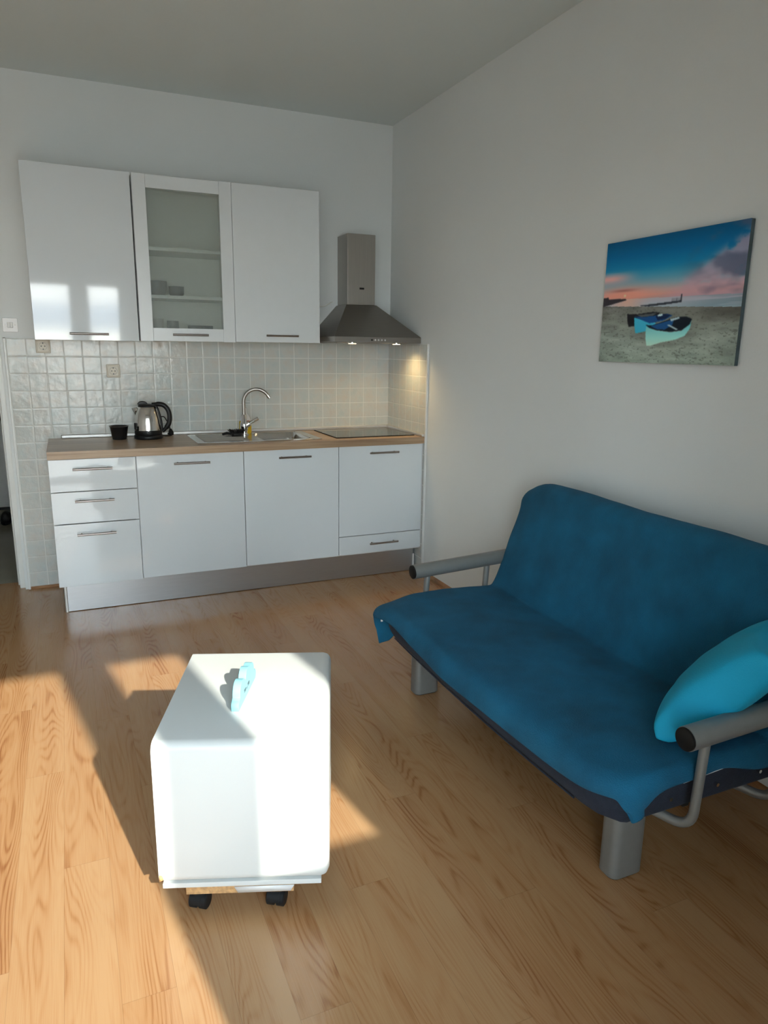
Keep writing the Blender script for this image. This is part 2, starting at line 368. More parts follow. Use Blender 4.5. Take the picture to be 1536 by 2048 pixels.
# ------------------------------------------------------------------ the room
ZC = 2.905; YF = -4.90; XL = -3.9; TT = 1.5047
b = B(); box(b, XL-.1, .1, YF-.1, .17, -.1, 0); struct('floor', b, M['floor'])
b = B(); box(b, XL-.1, .1, YF-.1, .15, ZC, ZC+.1); struct('ceiling', b, M['ceiling'])
b = B(); box(b, 0, .1, YF-.1, .15, 0, ZC); struct('wall_right', b, M['wall'])
b = B(); box(b, XL-.1, XL, YF-.1, .15, 0, ZC); struct('wall_left', b, M['wall'])
DX0, DX1, DZ = -3.36, -2.43, 2.06        # doorway in the back wall
b = B(); box(b, DX1, 0, 0, .15, 0, ZC); box(b, DX0, DX1, 0, .15, DZ, ZC); box(b, XL, DX0, 0, .15, 0, ZC)
struct('wall_back', b, M['wall'])
# window wall: balcony door opening, window opening, extra opening added for ambient light
TOP = 2.20
def fwall(b, x0, x1, z0, z1): box(b, x0, x1, YF-.10, YF, z0, z1)
b = B()
ops = [(-3.55, -2.62, 1.0, TOP+.03), (-2.45, -1.545, 0, TOP+.03), (-1.448, -.895, 1.145, TOP+.03)]
xs = XL
for x0, x1, z0, z1 in ops:
    fwall(b, xs, x0, 0, ZC); fwall(b, x0, x1, z1, ZC)
    if z0 > 0: fwall(b, x0, x1, 0, z0)
    xs = x1
fwall(b, xs, 0, 0, ZC)
struct('wall_front', b, M['wall'])
def window(name, x0, x1, z0, z1, fwid):
    b = B(); y0, y1 = YF-.085, YF-.015
    box(b, x0, x0+fwid, y0, y1, z0, z1); box(b, x1-fwid, x1, y0, y1, z0, z1)
    box(b, x0+fwid, x1-fwid, y0, y1, z0, z0+fwid); box(b, x0+fwid, x1-fwid, y0, y1, z1-fwid, z1)
    o = struct(name, b, M['pvc'], bevel=.004)
    bx('pane', M['glass'], o, x0+fwid-.005, x1-fwid+.005, YF-.052, YF-.048, z0+fwid-.005, z1-fwid+.005)
    h = B(); xx = x1-fwid/2; zm = max(1.05, z0+.45)
    box(h, xx-.012, xx+.012, y1, y1+.012, zm-.05, zm+.05); box(h, xx-.008, xx+.008, y1+.012, y1+.04, zm-.008, zm+.008); box(h, xx-.01, xx+.01, y1+.03, y1+.045, zm-.12, zm+.01)
    obj('window_handle', h, M['pvc'], o, bevel=.003)
    return o
window('window_added', -3.55, -2.62, 1.0, TOP+.03, .06)  # unseen extra window, added to let in more ambient daylight
window('door_2', -2.45, -1.545, .0, TOP+.03, .055)
window('window_3', -1.448, -.895, 1.145, TOP+.03, .055)

# unseen short curtain and rail, added to cut the sun on the table top
cu = thing('added_shadow_curtain', 'added unseen short white curtain that shapes a shadow edge on the table', 'curtain', (-.99, -4.86, 1.42))
b = B(); n = 60; r_ = []
for zc, wq in ((1.42, 1.0), (1.8, .97), (2.26, .95)):
    r_.append([b.verts.new((-.88-.215*wq*k/n, -4.866+.012*math.sin(k/n*PI*14)+.003*math.sin(k*1.7+zc*9), zc)) for k in range(n+1)])
for a, c in zip(r_, r_[1:]):
    for k in range(n): b.faces.new((a[k], a[k+1], c[k+1], c[k]))
obj('cloth', b, M['curtain'], cu, solid=.003)
b = B(); tube(b, [(-1.50, -4.866, 2.27), (-.84, -4.866, 2.27)], .008, 12)
for x in (-1.47, -.87): tube(b, [(x, -4.866, 2.27), (x, -4.9, 2.27)], .006, 8)
obj('rail', b, M['pvc'], cu)

# tiled areas (1 cm proud of the wall), corner trims
b = B(); box(b, -2.4, 0, -.010, 0, .018, TT); struct('trim_1', b, M['tiles'])
b = B(); box(b, -.010, 0, -.600, -.010, .018, TT); struct('trim_2', b, M['tiles'])
b = B(); box(b, -2.414, -2.4, -.013, .0, 0, TT); box(b, -2.414, -2.4, -.006, .0, TT, TT+.006); struct('trim_3', b, M['strip'], bevel=.003)
b = B(); box(b, -.014, 0, -.614, -.600, 0, TT+.004); struct('trim_4', b, M['strip'], bevel=.003)
# thin oak skirting
def skirting(name, pts_axis, a0, a1):
    b = B(); prof = [(0, 0), (.018, 0), (.016, .012), (.007, .022), (0, .027)]
    if pts_axis == 'right':
        lo = [b.verts.new((-d, a0, z)) for d, z in prof]; hi = [b.verts.new((-d, a1, z)) for d, z in prof]
    else:
        lo = [b.verts.new((a0, -d-.0, z)) for d, z in prof]; hi = [b.verts.new((a1, -d-.0, z)) for d, z in prof]
    b.faces.new(lo); b.faces.new(hi[::-1])
    for i in range(5): b.faces.new((lo[i], lo[(i+1) % 5], hi[(i+1) % 5], hi[i]))
    struct(name, b, M['woodtrim'])
skirting('baseboard_right', 'right', -4.9, -.614)
b = B(); box(b, -2.4, -2.21, -.016, 0, 0, .018); struct('baseboard_back', b, M['woodtrim'], bevel=.003)

# door frame set back in the opening, and the hall behind it
b = B()
box(b, DX1-.032, DX1, .03, .16, 0, DZ); box(b, DX1-.046, DX1-.02, .10, .175, 0, DZ)
box(b, DX0, DX0+.032, .03, .16, 0, DZ); box(b, DX0+.032, DX1-.032, .03, .16, DZ-.032, DZ)
struct('door_1', b, M['doorpaint'], bevel=.004)
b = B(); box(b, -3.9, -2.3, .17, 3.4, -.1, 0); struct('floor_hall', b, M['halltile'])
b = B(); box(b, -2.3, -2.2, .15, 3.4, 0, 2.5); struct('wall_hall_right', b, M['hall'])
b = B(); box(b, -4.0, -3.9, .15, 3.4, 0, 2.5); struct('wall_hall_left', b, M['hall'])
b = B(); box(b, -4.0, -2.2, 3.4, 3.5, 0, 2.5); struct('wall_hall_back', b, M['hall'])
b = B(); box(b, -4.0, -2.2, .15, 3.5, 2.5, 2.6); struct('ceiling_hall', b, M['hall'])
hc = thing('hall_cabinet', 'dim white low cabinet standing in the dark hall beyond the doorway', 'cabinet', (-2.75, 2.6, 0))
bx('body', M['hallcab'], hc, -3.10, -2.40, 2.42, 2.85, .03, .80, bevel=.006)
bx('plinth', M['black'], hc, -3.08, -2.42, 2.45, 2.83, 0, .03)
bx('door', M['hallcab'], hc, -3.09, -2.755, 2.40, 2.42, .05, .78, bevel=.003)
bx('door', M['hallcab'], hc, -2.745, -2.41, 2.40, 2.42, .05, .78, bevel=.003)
bg_ = thing('hall_bag', 'black bag standing on the hall cabinet behind the doorway', 'bag', (-2.62, 2.6, .80))
b = B(); prism(b, [(-2.80, .80), (-2.44, .80), (-2.45, 1.15), (-2.50, 1.20), (-2.74, 1.20), (-2.79, 1.15)], 2.50, 2.72, 'y'); obj('body', b, M['shoe'], bg_, bevel=.03, seg=3)
b = B(); tube(b, bend([(-2.70, 2.60, 1.19), (-2.69, 2.60, 1.36), (-2.55, 2.60, 1.36), (-2.54, 2.60, 1.19)], .05), .012); obj('handle', b, M['shoe'], bg_)
sh = thing('shoe', 'black shoe lying on the hall floor by the doorway', 'shoe', (-2.66, 1.95, 0))
b = B()
prof = [(-.02, .036), (.03, .042), (.09, .04), (.16, .038), (.22, .043), (.265, .036), (.285, .015)]
ht = [.085, .095, .085, .07, .05, .042, .02]
rings = []
for (s, wd), h in zip(prof, ht):
    rings.append([b.verts.new((-2.66+wd*math.cos(k*PI/6), 1.83+s, .018+h*max(0, math.sin(k*PI/6)) if k <= 6 else .018)) for k in range(7)])
for a, c in zip(rings, rings[1:]):
    for k in range(6): b.faces.new((a[k], a[k+1], c[k+1], c[k]))
    b.faces.new((a[6], a[0], c[0], c[6]))
b.faces.new(rings[0]); b.faces.new(rings[-1])
obj('upper', b, M['shoe'], sh, subsurf=1)
b = B(); prism(b, [(-2.66+.045*math.cos(q*PI/8), 1.965+.155*math.sin(q*PI/8)) for q in range(16)], 0, .02); obj('sole', b, M['rubber'], sh)

# light switch and sockets
def plate(o, x, z, sz, mat, y=0.0):
    b = B(); prism(b, rrect(x-sz/2, x+sz/2, z-sz/2, z+sz/2, .005), y-.009, y, 'y'); obj('plate', b, mat, o, bevel=.002)
sw = thing('light_switch', 'white double light switch on the wall beside the doorway', 'light switch', (-2.369, 0, 1.578))
plate(sw, -2.369, 1.578, .078, M['pvc'])
for dx in (-.0075, .0075): bx('rocker', M['dish2'], sw, -2.369+dx-.007, -2.369+dx+.007, -.014, -.008, 1.563, 1.593, bevel=.0015)
for dx in (-.025, .025):
    b = B(); tube(b, [(-2.369+dx, -.0085, 1.578), (-2.369+dx, -.0105, 1.578)], .0028, 10); obj('screw', b, M['steel'], sw)
def socket(x, z, y, label, sz=.078):
    o = thing('wall_socket', label, 'socket', (x, y, z), group='beige wall sockets on the tiles')
    plate(o, x, z, sz, M['beige'], y)
    b = B(); prism(b, rrect(x-.030, x+.030, z-.030, z+.030, .006), y-.0115, y-.008, 'y'); obj('insert', b, M['beige2'], o, bevel=.001)
    b = B(); n = 28
    ro = [b.verts.new((x+.0225*math.cos(2*PI*k/n), y-.0125, z+.0225*math.sin(2*PI*k/n))) for k in range(n)]
    ri = [b.verts.new((x+.0205*math.cos(2*PI*k/n), y-.0125, z+.0205*math.sin(2*PI*k/n))) for k in range(n)]
    for k in range(n): b.faces.new((ro[k], ro[(k+1) % n], ri[(k+1) % n], ri[k]))
    obj('well_rim', b, M['steel'], o, solid=.001)
    for dx, dz in ((-.0095, 0), (.0095, 0), (0, .017), (0, -.017)):
        b = B(); tube(b, [(x+dx, y-.0105, z+dz), (x+dx, y-.0127, z+dz)], .0034, 10); obj('contact_hole', b, M['black'], o)
socket(-2.209, 1.463, -.010, 'beige wall socket partly tucked under the left upper cabinet')
socket(-1.836, 1.322, -.010, 'beige wall socket on the tiles above the kettle')

# ------------------------------------------------------------------ kitchen base units
WT0, WT1 = .882, .924
def bar_handle(name, parent, x0, x1, y, z):
    b = B(); yc = y-.030
    tube(b, [(x0, yc, z), (x1, yc, z)], .006, 12)
    for x in (x0+.022, x1-.022): tube(b, [(x, y+.0005, z), (x, yc, z)], .0045, 10)
    return obj(name, b, M['handle'], parent, smooth=50)
YD = -.580
def front(parent, name, x0, x1, z0, z1, hx, hz, mat='gloss', y=YD, th=.018):
    d = bx(name, M[mat], parent, x0, x1, y, y+th, z0, z1, bevel=.0015)
    bar_handle('handle', d, hx, hx+.199, y, hz); return d
def carcass(parent, x0, x1):
    b = B(); y0, y1 = YD+.019, -.022
    box(b, x0, x0+.016, y0, y1, .172, WT0); box(b, x1-.016, x1, y0, y1, .172, WT0)
    box(b, x0+.016, x1-.016, y0, y1, .172, .188); box(b, x0+.016, x1-.016, y1-.006, y1, .188, WT0); box(b, x0+.016, x1-.016, y0, y0+.09, WT0-.016, WT0)
    obj('carcass', b, M['carcass'], parent)
    for x in (x0+.05, x1-.05):
        b = B(); tube(b, [(x, -.46, 0), (x, -.46, .172)], .018, 10); obj('foot', b, M['black'], parent)
u1 = thing('drawer_unit', 'glossy white base unit with three drawers at the left end of the counter', 'drawer unit', (-2.004, -.3, 0))
carcass(u1, -2.224, -1.784)
front(u1, 'drawer', -2.2245, -1.785, .703, .877, -2.108, .826)
front(u1, 'drawer', -2.2245, -1.785, .526, .699, -2.109, .652)
front(u1, 'drawer', -2.2245, -1.785, .171, .521, -2.111, .466)
u2 = thing('base_cabinet', 'white single-door base cabinet next to the drawer unit, below the draining board', 'cabinet', (-1.484, -.3, 0), group='white base cabinets with one door')
carcass(u2, -1.783, -1.186); front(u2, 'door', -1.7815, -1.187, .175, .879, -1.584, .831)
u3 = thing('base_cabinet', 'white single-door base cabinet under the sink bowl, next to the hob unit', 'cabinet', (-.889, -.3, 0), group='white base cabinets with one door')
carcass(u3, -1.185, -.593); front(u3, 'door', -1.1835, -.5945, .180, .880, -.979, .835)
u4 = thing('hob_cabinet', 'white base unit under the hob with a tall door over a shallow drawer', 'cabinet', (-.30, -.3, 0))
carcass(u4, -.592, -.013); front(u4, 'door', -.5905, -.0165, .303, .881, -.394, .836); front(u4, 'drawer', -.5905, -.0165, .182, .299, -.389, .246)
bx('filler_panel', M['carcass'], u4, -.0135, -.0005, YD+.004, YD+.03, .183, .881)
pl_ = thing('kitchen_plinth', 'brushed aluminium plinth under the base units, meeting the floor', 'plinth', (-1.1, -.51, 0))
bx('front_board', M['plinth'], pl_, -2.190, -.030, -.510, -.496, .003, .168, bevel=.001)
b = B(); prism(b, rrect(-2.206, -2.188, -.513, -.490, .006), 0, .170); obj('corner_piece', b, M['alu'], pl_)
b = B(); box(b, -.034, -.022, -.513, -.49, 0, .12); obj('end_seal', b, M['pvc'], pl_, bevel=.003)

# worktop with the sink cut-out
BX0, BX1, BY0, BY1 = -1.035, -.735, -.470, -.105
wt = B()
for x0, x1, y0, y1 in ((-2.2255, BX0, -.602, -.011), (BX1, -.0115, -.602, -.011), (BX0, BX1, -.602, BY0), (BX0, BX1, BY1, -.011)):
    box(wt, x0, x1, y0, y1, WT0, WT1)
bmesh.ops.remove_doubles(wt, verts=wt.verts, dist=1e-5)
tag(obj('worktop', wt, M['worktop'], smooth=20), 'light oak laminate worktop running along the tiled wall', 'worktop')
es = B()
box(es, -2.155, -.011, -.030, -.0105, WT1, WT1+.021); box(es, -.030, -.0105, -.600, -.031, WT1, WT1+.021)
tag(obj('worktop_edge_strip', es, M['alu'], bevel=.005, seg=3), 'silvery upstand strip sealing the back of the worktop to the tiles', 'edge strip')

# sink
sk = thing('kitchen_sink', 'stainless steel inset sink with ribbed draining board on the worktop', 'sink', (-1.05, -.29, WT1))
SX0, SX1, SY0, SY1 = -1.432, -.677, -.508, -.075
b = B(); Z0, Z1 = WT1, WT1+.004
outer = rrect(SX0, SX1, SY0, SY1, .015)
for x0, x1, y0, y1 in ((SX0, BX0, SY0, SY1), (BX1, SX1, SY0, SY1), (BX0, BX1, SY0, BY0), (BX0, BX1, BY1, SY1)): box(b, x0, x1, y0, y1, Z0, Z1)
bmesh.ops.remove_doubles(b, verts=b.verts, dist=1e-5)
obj('rim', b, M['sink'], sk, bevel=.0015)
b = B(); n = 6
loops = []
for ins, z in ((0, Z1), (.004, Z1-.004), (.010, Z1-.06), (.016, Z1-.13), (.034, Z1-.150)):
    loops.append([b.verts.new((x, y, z)) for x, y in rrect(BX0+ins, BX1-ins, BY0+ins, BY1-ins, .05)])
for a, c in zip(loops, loops[1:]):
    for i in range(len(a)): b.faces.new((a[i], a[(i+1) % len(a)], c[(i+1) % len(a)], c[i]))
b.faces.new(loops[-1]); obj('basin', b, M['sink'], sk, smooth=60)
b = B(); tube(b, [(-.885, -.29, Z1-.1495), (-.885, -.29, Z1-.147)], .04, 24); obj('drain', b, M['chrome'], sk)
b = B()
for i in range(11):
    y = -.445+i*.032; tube(b, [(-1.385, y, Z1-.001), (-1.12, y, Z1-.001)], .0045, 8)
obj('drain_ribs', b, M['sink'], sk)
# tap
tp = thing('kitchen_tap', 'chrome swan-neck mixer tap standing on the sink', 'tap', (-1.088, -.185, Z1))
tx, ty = -1.088, -.185
b = B(); lathe(b, [(.029, Z1), (.029, Z1+.004), (.021, Z1+.008), (.019, Z1+.020), (.0235, Z1+.034), (.0255, Z1+.055), (.0235, Z1+.075), (.018, Z1+.088), (.0165, Z1+.125), (.0145, Z1+.130)], tx, ty); obj('body', b, M['chrome'], tp, smooth=50)
dv = Vector((.93, -.30, 0)).normalized()
pts = [Vector((tx, ty, Z1+.125)), Vector((tx, ty, Z1+.205))]
R_ = .083
for i in range(1, 15):
    a = PI-PI*.83*i/14
    pts.append(Vector((tx, ty, Z1+.205))+dv*(R_+R_*math.cos(a))+Vector((0, 0, R_*math.sin(a))))
b = B(); tube(b, pts, .0105, 16); obj('spout', b, M['steel'], tp, smooth=60)
b = B(); d_ = (pts[-1]-pts[-2]).normalized(); tube(b, [pts[-1]-d_*.004, pts[-1]+d_*.016], .0118, 16); obj('aerator', b, M['chrome'], tp)
b = B(); s0 = Vector((tx, ty, Z1+.052)); ld = Vector((.80, -.25, .52)).normalized()
tube(b, [s0+ld*.012, s0+ld*.04, s0+ld*.045, s0+ld*.10, s0+ld*.105], [.019, .017, .010, .0125, .009], 16); obj('lever', b, M['chrome'], tp)
# dish brush, soap
br = thing('scrubbing_brush', 'black bristly scrubbing brush lying on the draining board left of the tap', 'brush', (-1.16, -.24, Z1))
b = B(); prism(b, rrect(-1.185, -1.115, -.275, -.215, .02), Z1+.004, Z1+.022); obj('head', b, M['black'], br, bevel=.005)
b = B(); rnd = random.Random(2)
for i in range(110):
    a = rnd.random()*2*PI; q = rnd.random()**.5
    x, y = -1.15+.034*q*math.cos(a), -.245+.03*q*math.sin(a); d = Vector((math.cos(a)*q*.8, math.sin(a)*q*.8, .75))*.03
    tube(b, [(x, y, Z1+.02), (x+d.x, y+d.y, Z1+.02+d.z)], .0012, 5)
o = obj('bristles', b, M['rubber'], br); o['kind'] = 'stuff'
b = B(); tube(b, [(-1.175, -.25, Z1+.016), (-1.21, -.235, Z1+.020), (-1.235, -.225, Z1+.012)], [.008, .009, .007], 10); obj('handle', b, M['black'], br)
sp_ = thing('soap_bottle', 'yellow washing-up liquid bottle with pump behind the tap', 'soap bottle', (-1.064, -.09, WT1))
zb = Z1
b = B(); lathe(b, [(.036, zb), (.040, zb+.006), (.040, zb+.075), (.036, zb+.082)], -1.064, -.112, 28); bmesh.ops.scale(b, vec=(1.0, .6, 1), space=Matrix.Translation((1.064, .112, 0)), verts=b.verts); obj('bottle', b, M['soap'], sp_, smooth=50)
b = B(); lathe(b, [(.0365, zb+.0825), (.030, zb+.105), (.016, zb+.128), (.012, zb+.150)], -1.064, -.112, 28); bmesh.ops.scale(b, vec=(1.0, .6, 1), space=Matrix.Translation((1.064, .112, 0)), verts=b.verts); obj('neck', b, M['clearcap'], sp_, smooth=50)
b = B(); lathe(b, [(.013, zb+.150), (.013, zb+.165), (.005, zb+.168), (.005, zb+.20), (.011, zb+.202), (.011, zb+.214)], -1.064, -.112, 18); tube(b, [(-1.064, -.112, zb+.208), (-1.03, -.125, zb+.205)], .004, 8); obj('pump', b, M['clearcap'], sp_, smooth=50)
b = B(); box(b, -1.085, -1.045, -.1385, -.1365, zb+.045, zb+.085); obj('label_patch', b, M['red'], sp_)
# hob
hb = thing('induction_hob', 'black glass hob set in the worktop beneath the cooker hood', 'hob', (-.31, -.30, WT1))
HB = (-.585, -.035, -.548, -.058)
b = B(); prism(b, rrect(-.580, -.040, -.508, -.058, .006), WT1, WT1+.006); obj('glass_top', b, M['blackgloss'], hb)
b = B(); prism(b, rrect(-.582, -.038, -.510, -.056, .007), WT1, WT1+.0052); obj('edge_trim', b, M['rubber'], hb)

# kettle
kx, ky = -1.668, -.158
kt = thing('electric_kettle', 'polished steel electric kettle with black handle and base on the worktop', 'kettle', (kx, ky, WT1))
b = B(); lathe(b, [(.080, WT1), (.084, WT1+.006), (.083, WT1+.020), (.076, WT1+.026)], kx, ky, 40); obj('power_base', b, M['black'], kt, smooth=50)
b = B(); lathe(b, [(.078, WT1+.026), (.080, WT1+.034), (.079, WT1+.052), (.0785, WT1+.053)], kx, ky, 40); obj('bottom_ring', b, M['black'], kt, smooth=50)
b = B(); lathe(b, [(.0785, WT1+.053), (.0770, WT1+.08), (.0735, WT1+.115), (.0665, WT1+.150), (.0585, WT1+.178), (.053, WT1+.190), (.050, WT1+.192)], kx, ky, 48); obj('body', b, M['kettle'], kt, smooth=60)
b = B(); lathe(b, [(.0525, WT1+.192), (.0525, WT1+.199), (.046, WT1+.205), (.02, WT1+.209)], kx, ky, 40)
obj('lid', b, M['black'], kt, smooth=50)
b = B(); prism(b, [(kx-.025+.03*math.cos(q*PI/8)*1.0, WT1+.204+.022*max(0, math.sin(q*PI/8))) for q in range(9)], ky-.012, ky+.012, 'y'); obj('lid_catch', b, M['black'], kt, bevel=.004)
hv = Vector((.97, -.24, 0)).normalized()
def kp(a, z): return Vector((kx, ky, WT1+z))+hv*a
b = B(); hp = [kp(.03, .203), kp(.07, .207), kp(.100, .198), kp(.122, .17), kp(.129, .13), kp(.122, .09), kp(.103, .062), kp(.082, .042)]
sm = []
for i in range(len(hp)-1):
    for s in range(5):
        t_ = s/5; p0 = hp[max(i-1, 0)]; p1 = hp[i]; p2 = hp[i+1]; p3 = hp[min(i+2, len(hp)-1)]
        sm.append(.5*((2*p1)+(p2-p0)*t_+(2*p0-5*p1+4*p2-p3)*t_**2+(-p0+3*p1-3*p2+p3)*t_**3))
sm.append(hp[-1])
tube(b, sm, [.012]*4+[.0145]*(len(sm)-10)+[.011]*6, 16); obj('handle', b, M['black'], kt, smooth=60)
b = B(); tube(b, [kp(.051, .196), kp(.060, .175), kp(.070, .14), kp(.077, .10), kp(.080, .045)], .0085, 12); obj('handle_mount', b, M['black'], kt, smooth=60)
b = B(); tube(b, [kp(.088, .206), kp(.098, .208)], .009, 12); obj('switch', b, M['black'], kt)
b = B()
sv = Vector((-.97, .24, 0)).normalized(); sn_ = Vector((.24, .97, 0))
def spv(a, s, z): return b.verts.new(Vector((kx, ky, WT1+z))+sv*a+sn_*s)
t0 = [spv(.052, -.026, .186), spv(.090, -.004, .181), spv(.090, .004, .181), spv(.052, .026, .186)]
b0 = [spv(.064, -.012, .135), spv(.0665, -.002, .137), spv(.0665, .002, .137), spv(.064, .012, .135)]
for i in range(3): b.faces.new((t0[i], t0[i+1], b0[i+1], b0[i]))
obj('spout', b, M['kettle'], kt, solid=.002)
b = B(); prism(b, rrect(-.010, .010, .058, .098, .005), -.004, .004, 'y'); bm_l = b
bmesh.ops.transform(bm_l, matrix=Matrix.Translation((kx-.0745, ky-.026, WT1)) @ Matrix.Rotation(math.radians(-70), 4, 'Z'), verts=bm_l.verts); obj('water_window', bm_l, M['black'], kt)
cord = [(kx+.075, ky+.03, WT1+.012), (kx+.11, ky+.06, WT1+.004), (kx+.15, ky+.08, WT1+.0045), (-1.535, -.060, WT1+.012)]
b = B(); tube(b, bend(cord, .03), .0032, 8)
tube(b, bend([(kx+.06, ky+.065, WT1+.02), (kx+.075, ky+.085, WT1+.115), (kx+.105, ky+.095, WT1+.125), (kx+.135, ky+.09, WT1+.07), (-1.528, -.058, WT1+.034)], .03), .0032, 8)
obj('power_cord', b, M['black'], kt)
b = B(); tube(b, [(-1.525, -.058, WT1+.044), (-1.525, -.06, WT1+.028), (-1.524, -.064, WT1+.016), (-1.524, -.066, WT1+.004)], [.006, .014, .017, .013], 14)
tube(b, [(-1.545, -.062, WT1+.012), (-1.528, -.062, WT1+.013)], [.005, .009], 10); obj('plug', b, M['black'], kt)
bo = thing('black_bowl', 'small black flared bowl on the worktop left of the kettle', 'bowl', (-1.835, -.16, WT1))
b = B(); lathe(b, [(.034, WT1), (.040, WT1+.002), (.053, WT1+.076), (.055, WT1+.080), (.0525, WT1+.080), (.050, WT1+.075), (.037, WT1+.006)], -1.835, -.158, 40); obj('bowl_body', b, M['bowl'], bo, smooth=50)
b = B(); n = 40; ro = []
for rr_, z_ in ((.0548, .0785), (.0560, .081), (.0520, .081)):
    ro.append([b.verts.new((-1.835+rr_*math.cos(2*PI*k/n), -.158+rr_*math.sin(2*PI*k/n), WT1+z_)) for k in range(n)])
for a, c in zip(ro, ro[1:]):
    for k in range(n): b.faces.new((a[k], a[(k+1) % n], c[(k+1) % n], c[k]))
obj('rim', b, M['steel_dark'], bo, smooth=50)

# ------------------------------------------------------------------ wall cabinets
YU = -.330; UZ0, UZ1 = 1.498, 2.387
def ucarcass(o, x0, x1, shelves=()):
    b = B(); y0, y1 = YU+.020, -.001
    box(b, x0, x0+.016, y0, y1, UZ0+.006, UZ1-.004); box(b, x1-.016, x1, y0, y1, UZ0+.006, UZ1-.004)
    box(b, x0+.016, x1-.016, y0, y1, UZ0+.006, UZ0+.022); box(b, x0+.016, x1-.016, y0, y1, UZ1-.02, UZ1-.004); box(b, x0+.016, x1-.016, y1-.006, y1, UZ0+.022, UZ1-.02)
    obj('carcass', b, M['carcass'] if not shelves else M['cabinet_in'], o)
    for z in shelves: bx('shelf', M['frame'], o, x0+.017, x1-.017, y0+.012, y1-.007, z-.009, z+.009)
w1 = thing('wall_cabinet', 'glossy white left upper cabinet reflecting the windows', 'cabinet', (-1.97, -.16, UZ0), group='white upper cabinets with solid doors')
ucarcass(w1, -2.236, -1.702)
DOORTILT = math.radians(2.55)
b = B(); box(b, -2.2385, -1.7045, YU, YU+.018, UZ0, UZ1)
piv = Vector((-1.7045, YU+.018, 0))
RT = Matrix.Translation(piv+Vector((0, 0, UZ0))) @ Matrix.Rotation(DOORTILT, 4, 'Z') @ Matrix.Rotation(math.radians(-.42), 4, 'X') @ Matrix.Translation(Vector((0, 0, -UZ0))) @ Matrix.Translation(-piv)
b.transform(RT); dd = obj('door', b, M['gloss'], w1, bevel=.0015)
hb_ = bar_handle('handle', dd, -2.066, -1.868, YU, 1.533)
hb_.data.transform(Matrix.Translation(-Vector(w1.location)) @ RT @ Matrix.Translation(Vector(w1.location)))
w2 = thing('glass_door_cabinet', 'middle upper cabinet with a frosted glass door in a white frame', 'cabinet', (-1.425, -.16, UZ0))
ucarcass(w2, -1.695, -1.156, (2.006, 1.748))
b = B(); y0, y1 = YU, YU+.019; X0, X1, X2, X3 = -1.6945, -1.6235, -1.2255, -1.1555; G0, G1 = 1.574, 2.317
box(b, X0, X1-.0006, y0, y1, UZ0+.002, UZ1); box(b, X2+.0006, X3, y0, y1, UZ0+.002, UZ1)
box(b, X1, X2, y0+.0012, y1, G1, UZ1-.0015); box(b, X1, X2, y0+.0012, y1, UZ0+.004, G0)
dr = obj('door_frame', b, M['frame'], w2, bevel=.001)
bx('glass_pane', M['frost'], dr, X1-.004, X2+.004, YU+.010, YU+.014, G0-.004, G1+.004)
bar_handle('handle', dr, -1.520, -1.319, YU, 1.538)
w3 = thing('wall_cabinet', 'white right upper cabinet beside the cooker hood', 'cabinet', (-.89, -.16, UZ0), group='white upper cabinets with solid doors')
ucarcass(w3, -1.154, -.626); front(w3, 'door', -1.1535, -.6265, UZ0+.006, UZ1+.001, -.973, 1.543, 'frame', YU)
# crockery behind the frosted glass
def cup(x, y, z, r, h, m, label, name, cat):
    b = B(); lathe(b, [(r*.7, z), (r*.95, z+h*.3), (r, z+h), (r-.003, z+h), (r*.9, z+h*.3), (r*.6, z+.004)], x, y, 24)
    return tag(obj(name, b, M[m], smooth=50), label, cat)
cup(-1.57, -.17, 1.757, .055, .085, 'dish', 'dark bowl at the left of the upper shelf behind frosted glass', 'dish_bowl', 'bowl')
cup(-1.46, -.15, 1.757, .045, .06, 'dish', 'small dark bowl near the middle of the upper shelf behind frosted glass', 'dish_bowl', 'bowl')
cup(-1.33, -.16, UZ0+.022, .075, .075, 'dish', 'dark bowl at the right of the lowest shelf behind frosted glass', 'dish_bowl', 'bowl')
cup(-1.58, -.17, UZ0+.022, .035, .11, 'dish2', 'pale glass at the left of the lowest shelf behind frosted glass', 'drinking_glass', 'glass')
cup(-1.49, -.15, UZ0+.022, .035, .10, 'dish', 'dark mug in the middle of the lowest shelf behind frosted glass', 'mug', 'mug')

# ------------------------------------------------------------------ cooker hood
hd = thing('cooker_hood', 'brushed steel chimney cooker hood in the corner above the hob', 'cooker hood', (-.30, -.2, 1.51))
HX0, HX1, HY = -.592, -.004, -.500
HZ0, HZ1, HZ2, HZ3 = 1.508, 1.546, 1.752, 2.190
CX0, CX1, CY = -.390, -.195, -.188
b = B(); box(b, HX0, HX1, HY, -.011, HZ0+.004, HZ1)
# hollow underside
obj('skirt', b, M['steel_dark'], hd, bevel=.002)
b = B()
lo = [b.verts.new(p) for p in ((HX0, HY, HZ1), (HX1, HY, HZ1), (HX1, -.011, HZ1), (HX0, -.011, HZ1))]
hi = [b.verts.new(p) for p in ((CX0-.008, CY-.006, HZ2), (CX1+.008, CY-.006, HZ2), (CX1+.008, -.003, HZ2), (CX0-.008, -.003, HZ2))]
for i in range(4): b.faces.new((lo[i], lo[(i+1) % 4], hi[(i+1) % 4], hi[i]))
b.faces.new(hi); b.faces.new(lo[::-1]); obj('canopy', b, M['steel_dark'], hd, smooth=20)
ch_ = bx('chimney', M['steel'], hd, CX0, CX1, CY, -.002, HZ2, HZ3, bevel=.003)
b = B(); z_ = 1.855; box(b, -.305, -.273, CY-.0012, CY+.0005, z_-.006, z_+.006); obj('badge', b, M['rubber'], ch_)
bx('filter', M['steel'], hd, HX0+.06, HX1-.06, HY+.12, -.05, HZ0-.001, HZ0+.004)
